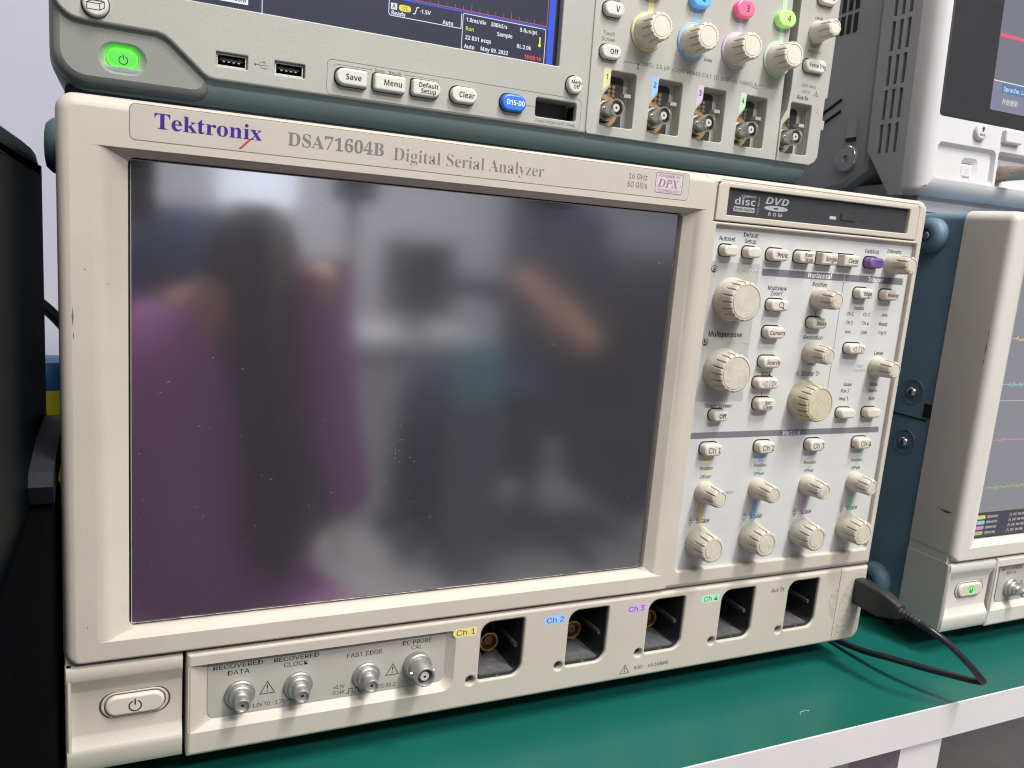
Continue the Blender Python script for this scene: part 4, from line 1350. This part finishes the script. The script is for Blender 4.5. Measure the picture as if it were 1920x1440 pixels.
    d.box(xb - 1.6, xb + 1, 61, 69, 35.5, 38, black_gap)
    d.M = Matrix.Translation((xb, 66, 23.5)) @ Matrix.Rotation(-PI / 2, 4, 'Z')
    d.lathe(0, 0, [(9.3, 0.5), (9.3, -2.2), (8.6, -3.0), (2.6, -3.2), (2.2, -2.0)], ab_dark, n=40)
    d.lathe(0, 0, [(9.0, -2.7), (8.7, -3.05), (8.4, -3.1)], chrome, n=40, cap1=False)
    d.M = None
    for dz in (0, -8):
        d.tube([(xb - 0.2, 78, 66 + dz), (xb - 0.2, 92, 60 + dz), (xb - 0.2, 112, 47 + dz)], 1.0, black_gap, 8)
    d.build('body', root, None, OF)
    f = MB()
    f.loft([[(345, y, z) for y, z in ((10, -13.5), (40, -13.5), (70, 5), (10, 5))], [(600, y, z) for y, z in ((10, -13.5), (40, -13.5), (70, 5), (10, 5))]], ab_dark, True, True)
    f.box(345, 620, 120, 150, -13.5, 2, ab_dark)
    f.build('stand', root, None, OF)


pale_root = thing('oscilloscope', "pale grey oscilloscope with slotted side and black screen frame, atop the off-white one", 'oscilloscope',
                  (0, 0.040, FLOOR_TO_TABLE + 0.2835), (math.radians(-2.5), 0, 0), group="oscilloscopes stacked on the bench")
make_pale(pale_root)

# ================================================================== USB lead in the beige scope's corner
usb = thing('usb_lead', "black USB plug in the beige oscilloscope's corner, its cable looping over the bench", 'usb cable', (0.282, -0.006, FLOOR_TO_TABLE + 0.049))
plug_black = mat("black_moulded_plug", (0.022, 0.022, 0.024), 0.5, var=0.1, vscale=200, bump=0.5, bscale=3000)
cable_black = mat("glossy_black_cable", (0.015, 0.015, 0.02), 0.28, var=0.1)
b = MB()
def plug_ring(y, w, h, dx=0, dz=0, r=1.8):
    return [(x, y, z) for x, z in rr(dx, dz, w, h, r, 5)]
b.loft([plug_ring(1.0, 7.4, 15.6, r=1.0), plug_ring(-0.8, 8.2, 16.4, r=1.5), plug_ring(-18, 8.2, 16.4), plug_ring(-22, 7.8, 14.6, 0.4, 0), plug_ring(-30, 6.4, 9.0, 1.4, -0.2), plug_ring(-31, 5.6, 8.0, 1.5, -0.2)], plug_black, True, True)
b.build('plug', usb)
b = MB()
pts, rad = [], []
for i in range(25):
    t = i / 24
    pts.append((1.5 + 2.4 * t, -30.5 - 12.5 * t, -0.2 - 2.0 * t * t))
    rad.append((2.9 - 0.7 * t) * (1.0 if i % 4 < 2 else 0.80))
b.tube(pts, rad, plug_black, 16)
b.build('strain_relief', usb)


def spline(P, n=16):
    out = []
    P = [Vector(p) for p in P]
    for i in range(len(P) - 1):
        p0, p1, p2, p3 = P[max(0, i - 1)], P[i], P[i + 1], P[min(len(P) - 1, i + 2)]
        for k in range(n):
            t = k / n
            out.append(0.5 * ((2 * p1) + (-p0 + p2) * t + (2 * p0 - 5 * p1 + 4 * p2 - p3) * t * t + (-p0 + 3 * p1 - 3 * p2 + p3) * t * t * t))
    out.append(P[-1])
    return out


# coordinates relative to the plug (bench top is z = -49 here); the loop hangs just above the bench
b = MB()
cab = [(3.6, -42, -1.9), (6, -50, -4.0), (13, -57, -10), (22, -63, -19), (29, -66, -26.5), (32.5, -66, -29.8), (30.5, -62, -31.2), (26, -52, -32.5), (20, -38, -34.5), (15, -18, -38), (13, 4, -43), (12, 40, -46.6), (8, 120, -46.8), (-20, 320, -46.8)]
b.tube(spline(cab), 1.95, cable_black, 14)
b.build('cable', usb)

# ================================================================== bench
bench = thing('workbench', "long white workbench with a green top mat and white edge strip", 'workbench', (0.2, 0.35, 0))
mat_green = mat("green_bench_mat", (0.006, 0.100, 0.080), 0.36, var=0.10, vscale=14, bump=0.15, bscale=1500)
w_metal = mat("white_painted_steel", (0.58, 0.565, 0.57), 0.42, var=0.03, vscale=30, bump=0.15, dirt=(0.45, 0.43, 0.42), dscale=60, dth=(0.66, 0.9))
TZ = FLOOR_TO_TABLE * 1000
OB = (-200, -350, 0)
b = MB()
b.box(-1000, 1300, -60.6, 700, TZ - 3, TZ, mat_green)
b.build('top_mat', bench, None, OB)
b = MB()
b.box(-1000, 1300, -61.8, -60.7, TZ - 20.5, TZ + 0.5, w_metal)
b.box(-1000, 1300, -60.6, 701, TZ - 20.5, TZ - 3.1, w_metal)
b.build('edge_strip', bench, None, OB)
for x, y in ((274, -59), (274, 640), (-700, -59), (-700, 640), (1150, -59), (1150, 640)):
    b = MB()
    b.box(x, x + 34, y, y + 32, 0, TZ - 20.6, w_metal)
    b.build('leg', bench, None, OB)
b = MB()
b.box(-700, 1180, 650, 672, 180, 230, w_metal)
b.build('rail', bench, None, OB)
# lint on the mat
b = MB()
for k in range(9):
    x, y = random.uniform(60, 380), random.uniform(-55, -5)
    a, l = random.uniform(0, PI), random.uniform(0.4, 1.6)
    b.tube([(x, y, TZ + 0.15), (x + l * math.cos(a), y + l * math.sin(a), TZ + 0.2), (x + l * 1.5 * math.cos(a + .4), y + l * 1.5 * math.sin(a + .4), TZ + 0.15)], 0.09, ink("lint_white", (0.10, 0.27, 0.22)), 5)
b.tube([(210, -43, TZ + .3), (211.5, -40.6, TZ + .5), (214, -40.6, TZ + .4), (215.5, -39.6, TZ + .5), (218, -41, TZ + .3)], 0.13, ink("lint_thread", (0.35, 0.62, 0.52)), 6)
lint = b.build('lint', None)
tag(lint, "tiny specks of white lint scattered on the green mat", 'lint', kind='stuff')

# ================================================================== things at the left, wall, floor
room_wall = mat("lavender_white_wall", (0.54, 0.53, 0.64), 0.85, var=0.02, vscale=4)
floor_m = mat("grey_floor", (0.30, 0.295, 0.29), 0.45, var=0.06, vscale=6)
b = MB(); b.box(-3500, 3500, 1000, 1050, 0, 2800, room_wall); struct(b.build('wall', None, smooth=0))
b = MB(); b.box(-3500, 3500, -3600, 1000, -30, 0, floor_m); struct(b.build('floor', None, smooth=0))
b = MB(); b.box(-3500, 3500, -3650, -3600, 0, 2800, mat("grey_lab_wall", (0.60, 0.59, 0.64), 0.8, var=0.03, vscale=3)); struct(b.build('wall', None, smooth=0))
b = MB(); b.box(-3500, 3500, -3600, 1000, 2800, 2840, mat("white_ceiling", (0.72, 0.72, 0.72), 0.9)); struct(b.build('ceiling', None, smooth=0))

mach_m = mat("glossy_green_black_case", (0.002, 0.004, 0.0055), 0.4, var=0.1, vscale=10, spec=0.012)
mach = thing('equipment_case', "glossy green-black equipment case with a sloping lid, left of the beige oscilloscope", 'equipment case', (-0.30, 0.0, FLOOR_TO_TABLE))
OM = (300, 0, 0)
b = MB()
b.loft([[(x, y, z) for y, z in ((70, 2), (70, 262), (-330, 258), (-330, 2))] for x in (-470, -163.5)], mach_m, True, True)
b.loft([[(-163.5, y, z) for y, z in ((70, 2), (70, 262), (-330, 258), (-330, 2))], [(-157.5, y, z) for y, z in ((64, 8), (67, 259), (-326, 255), (-326, 8))]], mach_m, False, True)
b.build('case', mach, None, OM)
b = MB()
b.loft([[(x, y - a * (y > 0), z - a * (z > 263)) for y, z in ((68, 258.5), (66, 263.5), (58, 267), (40, 268.5), (-330, 274), (-330, 257))] for x, a in ((-470, 0), (-168, 0), (-162, 1.2), (-158.5, 4), (-157.3, 8))], mach_m, True, True)
b.build('lid', mach, None, OM)
b = MB()
ledge_m = mat("dark_grey_ledge_plastic", (0.02, 0.021, 0.026), 0.6, var=0.1, bump=0.3, spec=0.1)
b.loft([[(x, y, z) for y, z in ((60, 140), (62, 150), (56, 153), (20, 152), (-10, 147), (-13, 142), (-8, 134), (20, 139))] for x in (-162, -152.0, -149.5)], ledge_m, True, True)
b.build('ledge', mach, None, OM)
b = MB()
b.box(-162, -149.8, -330, 28, 2, 132, mat('soft_black_housing', (0.002, 0.002, 0.0025), 0.9, spec=0.01), 2)
b.build('lower_housing', mach, None, OM)
for x in (-440, -190):
    b = MB()
    b.box(x, x + 20, -290, 40, 0, 2, m_under)
    b.build('foot', mach, None, OM)

cont = thing('bottle', "yellow bottle with a blue cap, glimpsed behind the dark case", 'bottle', (-0.184, 0.40, FLOOR_TO_TABLE))
b = MB()
b.M = Matrix.Rotation(PI / 2, 4, 'X')
b.M = Matrix(((1, 0, 0, 0), (0, 0, 1, 0), (0, -1, 0, 0), (0, 0, 0, 1)))
b.lathe(0, 0, [(24, 0), (25, -2), (25, -92), (23, -98)], mat("yellow_plastic", (0.50, 0.42, 0.02), 0.4, var=0.05), n=36)
b.build('bottle_body', cont)
b = MB()
b.M = Matrix(((1, 0, 0, 0), (0, 0, 1, 0), (0, -1, 0, 0), (0, 0, 0, 1)))
b.lathe(0, 0, [(23.5, -98), (24, -99), (24, -112), (19, -119), (8, -121)], mat("blue_plastic", (0.02, 0.14, 0.36), 0.4), n=36)
b.build('bottle_cap', cont)
b = MB()
b.tube(spline([(-330, 260, 760), (-240, 300, 915), (-196, 330, 930), (-150, 330, 880), (-110, 350, 780), (-100, 420, 752)]), 4.2, cable_black, 10)
tag(b.build('cable', None), "thick black cable sagging in the gap between dark case and beige oscilloscope", 'cable')

# under the bench
b = MB()
b.box(470, 640, 260, 420, 0, 470, mat("putty_grey_steel", (0.42, 0.41, 0.40), 0.5, var=0.05))
b.box(500, 610, 258.5, 260, 330, 336, black_gap)
tag(b.build('storage_box', None), "pale grey steel box on the floor under the bench", 'box')
b = MB()
b.box(760, 1150, 120, 600, 0, 560, mat("brown_grey_panel", (0.55, 0.53, 0.51), 0.5, var=0.05))
tag(b.build('cabinet', None), "dark grey cabinet standing under the right end of the bench", 'cabinet')


# ================================================================== the room behind the camera, seen only mirrored in the dark screen
def skin_body(name, joints, edges, m, parent=None, sub=2):
    me = bpy.data.meshes.new(name)
    me.from_pydata([j[0] for j in joints], edges, [])
    o = bpy.data.objects.new(name, me)
    COL.objects.link(o)
    o.modifiers.new('skin', 'SKIN')
    for i, j in enumerate(joints):
        me.skin_vertices[0].data[i].radius = j[1]
    me.skin_vertices[0].data[0].use_root = True
    ss = o.modifiers.new('sub', 'SUBSURF')
    ss.levels = ss.render_levels = sub
    dg = bpy.context.evaluated_depsgraph_get()
    nm = bpy.data.meshes.new_from_object(o.evaluated_get(dg))
    bpy.data.objects.remove(o)
    bpy.data.meshes.remove(me)
    nm.materials.append(m)
    nm.shade_smooth()
    o = bpy.data.objects.new(name, nm)
    COL.objects.link(o)
    if parent:
        o.parent = parent
    return o


skin_m = mat("skin_tone", (0.52, 0.30, 0.21), 0.55)
smock_m = mat("purple_smock_cloth", (0.36, 0.13, 0.33), 0.85, var=0.15, vscale=6)
dark_cloth = mat("dark_olive_cloth", (0.030, 0.026, 0.020), 0.9)
navy_cloth = mat("navy_cloth", (0.016, 0.020, 0.045), 0.9)
blue_cloth = mat("deep_blue_cloth", (0.018, 0.030, 0.085), 0.9)

ph = thing('person', "seated person with long dark hair in a purple smock, mirrored in the dark screen", 'person', (-0.055, -0.72, 0))
J = [((0, -0.05, 0.47), (0.15, 0.12)), ((0, -0.04, 0.60), (0.13, 0.10)), ((0, 0.0, 0.77), (0.14, 0.09)), ((0.01, 0.03, 0.84), (0.06, 0.055)), ((0.03, 0.06, 0.87), (0.05, 0.05)), ((0.058, 0.10, 0.915), (0.05, 0.07)), ((0.058, 0.10, 0.965), (0.042, 0.06)),
     ((0.09, 0.0, 0.46), (0.085, 0.085)), ((0.13, 0.40, 0.46), (0.065, 0.065)), ((0.13, 0.40, 0.09), (0.045, 0.045)), ((0.13, 0.52, 0.04), (0.04, 0.03)),
     ((-0.09, 0.0, 0.46), (0.085, 0.085)), ((-0.13, 0.40, 0.46), (0.065, 0.065)), ((-0.13, 0.40, 0.09), (0.045, 0.045)), ((-0.13, 0.52, 0.04), (0.04, 0.03)),
     ((0.14, 0.0, 0.77), (0.05, 0.05)), ((0.165, 0.06, 0.66), (0.042, 0.042)), ((0.125, 0.16, 0.90), (0.024, 0.024)), ((0.115, 0.18, 0.95), (0.024, 0.016)),
     ((-0.14, 0.0, 0.77), (0.05, 0.05)), ((-0.19, 0.10, 0.68), (0.042, 0.042)), ((-0.11, 0.29, 0.93), (0.026, 0.026)), ((-0.09, 0.345, 0.985), (0.03, 0.02))]
E_ = [(0, 1), (1, 2), (2, 3), (3, 4), (4, 5), (5, 6), (0, 7), (7, 8), (8, 9), (9, 10), (0, 11), (11, 12), (12, 13), (13, 14), (2, 15), (15, 16), (16, 17), (17, 18), (2, 19), (19, 20), (20, 21), (21, 22)]
skin_body('person_body', J, E_, skin_m, ph)
b = MB()


def ell(cx, cy, z, rx, ry, n=36, wob=0.0):
    return [(cx + rx * (1 + wob * math.sin(5 * a + z * .02)) * math.cos(a), cy + ry * (1 + wob * math.sin(5 * a + z * .02)) * math.sin(a), z) for a in [2 * PI * i / n for i in range(n)]]


b.loft([ell(0, -40, 380, 185, 150, wob=.03), ell(0, -40, 470, 180, 145, wob=.03), ell(0, -30, 600, 155, 125, wob=.03), ell(0, -10, 720, 158, 112, wob=.02), ell(0, 0, 790, 172, 108), ell(0, 5, 830, 165, 104), ell(5, 10, 862, 115, 90), ell(15, 30, 890, 66, 62)], smock_m, False, False)
for sx in (1, -1):
    b.tube(spline([(sx * 90, -20, 465), (sx * 120, 180, 480), (sx * 132, 410, 470), (sx * 132, 425, 300)], 6), 92, smock_m, 18, cap=False)
for pts in ([(140, 0, 775), (162, 40, 690), (168, 75, 668), (142, 120, 780), (122, 160, 945)], [(-140, 0, 775), (-180, 70, 700), (-188, 110, 690), (-150, 210, 820), (-112, 285, 925)]):
    n_ = 5 * (len(pts) - 1) + 1
    b.tube(spline(pts, 5), [(50 if pts[0][0] > 0 else 66) - 18 * k / n_ for k in range(n_)], smock_m, 18, cap=False)
b.build('smock', ph)
b = MB()
b.loft([[(x, dy, z) for x, dy in ((l, 100), ((l + r) / 2, y1), (r, 100), (r, 70), ((l + r) / 2, 40), (l, 70))] for z, l, r, y1 in ((590, 60, 120, 150), (630, 48, 160, 165), (700, 48, 158, 178), (760, 40, 128, 185), (830, 24, 112, 190), (890, 10, 112, 195), (945, 6, 112, 200), (985, 18, 100, 190), (1008, 40, 80, 150))], dark_cloth, True, True)
b.build('hair', ph)
st = MB()
st.loft([ell(0, 0, 330, 170, 170), ell(0, 0, 360, 180, 180), ell(0, 0, 385, 175, 175)], ab_black, True, True)
for k in range(4):
    a = PI / 4 + PI / 2 * k
    st.tube([(110 * math.cos(a), 110 * math.sin(a), 335), (170 * math.cos(a), 170 * math.sin(a), 0)], 14, steel_dull, 10)
so_ = st.build('stool', None)
so_.location = (-0.055, -0.77, 0)
tag(so_, "black round stool under the person in the purple smock, mirrored in the screen", 'stool')
bb = MB()
bb.loft([ell(0, 0, 0, 150, 80), ell(0, 0, 30, 165, 95), ell(0, 0, 110, 160, 92), ell(0, 0, 170, 140, 78), ell(0, 0, 200, 100, 50)], blue_cloth, True, True)
bo_ = bb.build('bag', None)
bo_.location = (-0.07, -1.25, 0.80)
tag(bo_, "dark blue bag on the dark low cabinet, mirrored at the screen's upper left", 'bag')
lc = MB(); lc.box(-380, 130, -1400, -1130, 0, 799, mat("dark_brown_cabinet", (0.035, 0.028, 0.03), 0.6), 4)
tag(lc.build('low_cabinet', None), "dark brown low cabinet under the blue bag, mirrored in the screen", 'cabinet')
pm_ = Matrix.Translation(cam.location) @ rot
phn = MB()
phn.slab(rr(0, 0, 150, 74, 9, 6), 0, 8, ab_black, bev=1.0, back=True)
po = phn.build('phone', None)
# the phone's back faces the scopes; its lens is where the picture is taken from, so the body sits just behind and beside that point
po.matrix_world = Matrix.Translation(cam.location) @ rot @ Matrix.Translation((-0.048, 0.020, 0.012)) @ Matrix.Rotation(-PI / 2, 4, 'X') @ Matrix.Rotation(PI, 4, 'X')
tag(po, "black phone held up in front of the person in purple, mirrored in the screen", 'phone')

# seated colleague
se = thing('person', "seated person in navy with a bare forearm, mirrored at the right of the dark screen", 'person', (1.12, -2.0, 0))
J = [((0, 0, 0.52), (0.15, 0.13)), ((0.01, -0.02, 0.75), (0.14, 0.12)), ((0.0, 0, 0.98), (0.17, 0.11)), ((-0.01, 0, 1.10), (0.07, 0.06)), ((-0.03, 0, 1.17), (0.055, 0.055)), ((-0.05, 0, 1.27), (0.10, 0.085)), ((-0.05, 0, 1.37), (0.07, 0.06)),
     ((-0.10, 0.1, 0.50), (0.085, 0.085)), ((-0.42, 0.1, 0.52), (0.065, 0.065)), ((-0.42, 0.1, 0.09), (0.045, 0.045)), ((-0.54, 0.1, 0.04), (0.035, 0.04)),
     ((-0.10, -0.1, 0.50), (0.085, 0.085)), ((-0.42, -0.1, 0.52), (0.065, 0.065)), ((-0.42, -0.1, 0.09), (0.045, 0.045)), ((-0.54, -0.1, 0.04), (0.035, 0.04)),
     ((0, 0.19, 1.04), (0.06, 0.06)), ((0.0, 0.22, 0.70), (0.045, 0.045)), ((-0.17, 0.17, 0.83), (0.03, 0.03)), ((-0.22, 0.16, 0.87), (0.03, 0.03)),
     ((0, -0.19, 1.04), (0.06, 0.06)), ((-0.02, -0.22, 0.80), (0.048, 0.048)), ((-0.25, -0.17, 0.82), (0.036, 0.036)), ((-0.33, -0.15, 0.82), (0.035, 0.03))]
skin_body('person_body', J, E_, navy_cloth, se)
b = MB()
b.tube([(0, 228, 692), (-80, 215, 755), (-165, 190, 828), (-225, 175, 880)], [50, 44, 37, 32], skin_m, 16)
b.build('bare_forearm', se)
b = MB()
b.loft([ell(-50, 0, 1215, 98, 92), ell(-45, 0, 1300, 108, 100), ell(-40, 0, 1370, 85, 78), ell(-40, 0, 1395, 40, 38)], dark_cloth, False, True)
b.build('hair', se)
chm = mat("black_chair_mesh", (0.02, 0.022, 0.028), 0.7)
chair = thing('office_chair', "black office chair with a teal back under the seated person, mirrored in the screen", 'chair', (1.08, -2.0, 0))
b = MB(); b.box(-240, 240, -230, 230, 405, 455, chm, 20); b.build('seat', chair)
b = MB(); b.box(215, 255, -210, 210, 470, 900, chm, 15); b.build('backrest', chair)
b = MB(); b.tube([(0, 0, 60), (0, 0, 405)], 28, chm, 16); b.build('column', chair)
for k in range(5):
    a = 2 * PI * k / 5
    b = MB(); b.tube([(0, 0, 80), (280 * math.cos(a), 280 * math.sin(a), 40)], [28, 18], chm, 10)
    b.tube([(280 * math.cos(a), 280 * math.sin(a) - 20, 26), (280 * math.cos(a), 280 * math.sin(a) + 20, 26)], 25, chm, 14)
    b.build('leg', chair)
tl = MB(); tl.box(-70, 70, -40, 40, 0, 170, mat("teal_plastic", (0.08, 0.20, 0.21), 0.6), 15)
to = tl.build('storage_tub', None); to.location = (0.76, -1.78, 0.52)
tag(to, "teal plastic tub on the dark pedestal, mirrored in the dark screen", 'tub')
pd = MB(); pd.box(690, 830, -1850, -1700, 0, 519, mat('dark_pedestal_steel', (0.06, 0.07, 0.09), 0.5), 3)
tag(pd.build('pedestal', None), 'dark drawer pedestal carrying the teal tub, mirrored in the screen', 'pedestal')
dk = thing('desk', "white desk at the far wall, mirrored as a pale bar in the screen", 'desk', (0.62, -2.3, 0))
b = MB(); b.box(-190, 320, -200, 130, 622, 650, mat("white_laminate", (0.75, 0.75, 0.76), 0.5), 4); b.build('desk_top', dk)
b = MB(); b.box(-170, 300, 60, 80, 0, 620, mat("grey_modesty_panel", (0.46, 0.46, 0.48), 0.6)); b.build('front_panel', dk)
mon = thing('monitor', "black monitor on the white desk, mirrored in the dark screen", 'monitor', (0.745, -2.28, 0.65))
b = MB(); b.box(-120, 120, -20, 20, 45, 300, ab_black, 8); b.build('monitor_panel', mon)
b = MB(); b.box(-20, 20, -32, -21, 10, 200, ab_black); b.build('stand', mon)
b = MB(); b.box(-60, 60, -60, 60, 0, 10, ab_black); b.build('monitor_base', mon)
cab2 = thing('tall_cabinet', "dark tall cabinet mirrored at the right edge of the dark screen", 'cabinet', (1.85, -2.35, 0))
b = MB(); b.box(-330, 330, -250, 250, 0, 960, mat("dark_navy_cabinet", (0.028, 0.03, 0.042), 0.6)); b.build('carcass', cab2)
b = MB(); b.box(-20, 20, 250, 262, 500, 640, steel_dull); b.build('handle', cab2)
pil = MB(); pil.box(1240, 1420, -2700, -2600, 0, 2100, mat("dark_pillar", (0.05, 0.05, 0.065), 0.7))
tag(pil.build('pillar', None), "narrow dark pillar rising behind the seated person, mirrored in the screen", 'pillar')
pil = MB(); pil.box(390, 490, -2000, -1900, 1050, 2000, mat("dark_pillar", (0.05, 0.05, 0.065), 0.7))
pil.box(425, 450, -1990, -1930, 0, 1050, steel_dull)
tag(pil.build('display_board', None), "dark board on a stand beside the bright window, mirrored at the screen's top", 'board')
wn = thing('window', "bright window on the far wall, mirrored at the top left of the dark screen", 'window', (0.40, -3.585, 1.0))
b = MB(); b.slab(rect(-190, 190, 10, 420, 2), 0, 12, w_metal, bev=2, holes=[rect(-172, 172, 28, 400, 1)]); b.M = None
fo_ = b.build('window_frame', wn); fo_.rotation_euler = (0, 0, PI)
b = MB(); b.flat(rect(-171, 171, 29, 399), 6, glow("daylit_pane", (0.85, 0.9, 1.0), 2.0)); po_ = b.build('pane', wn); po_.rotation_euler = (0, 0, PI)
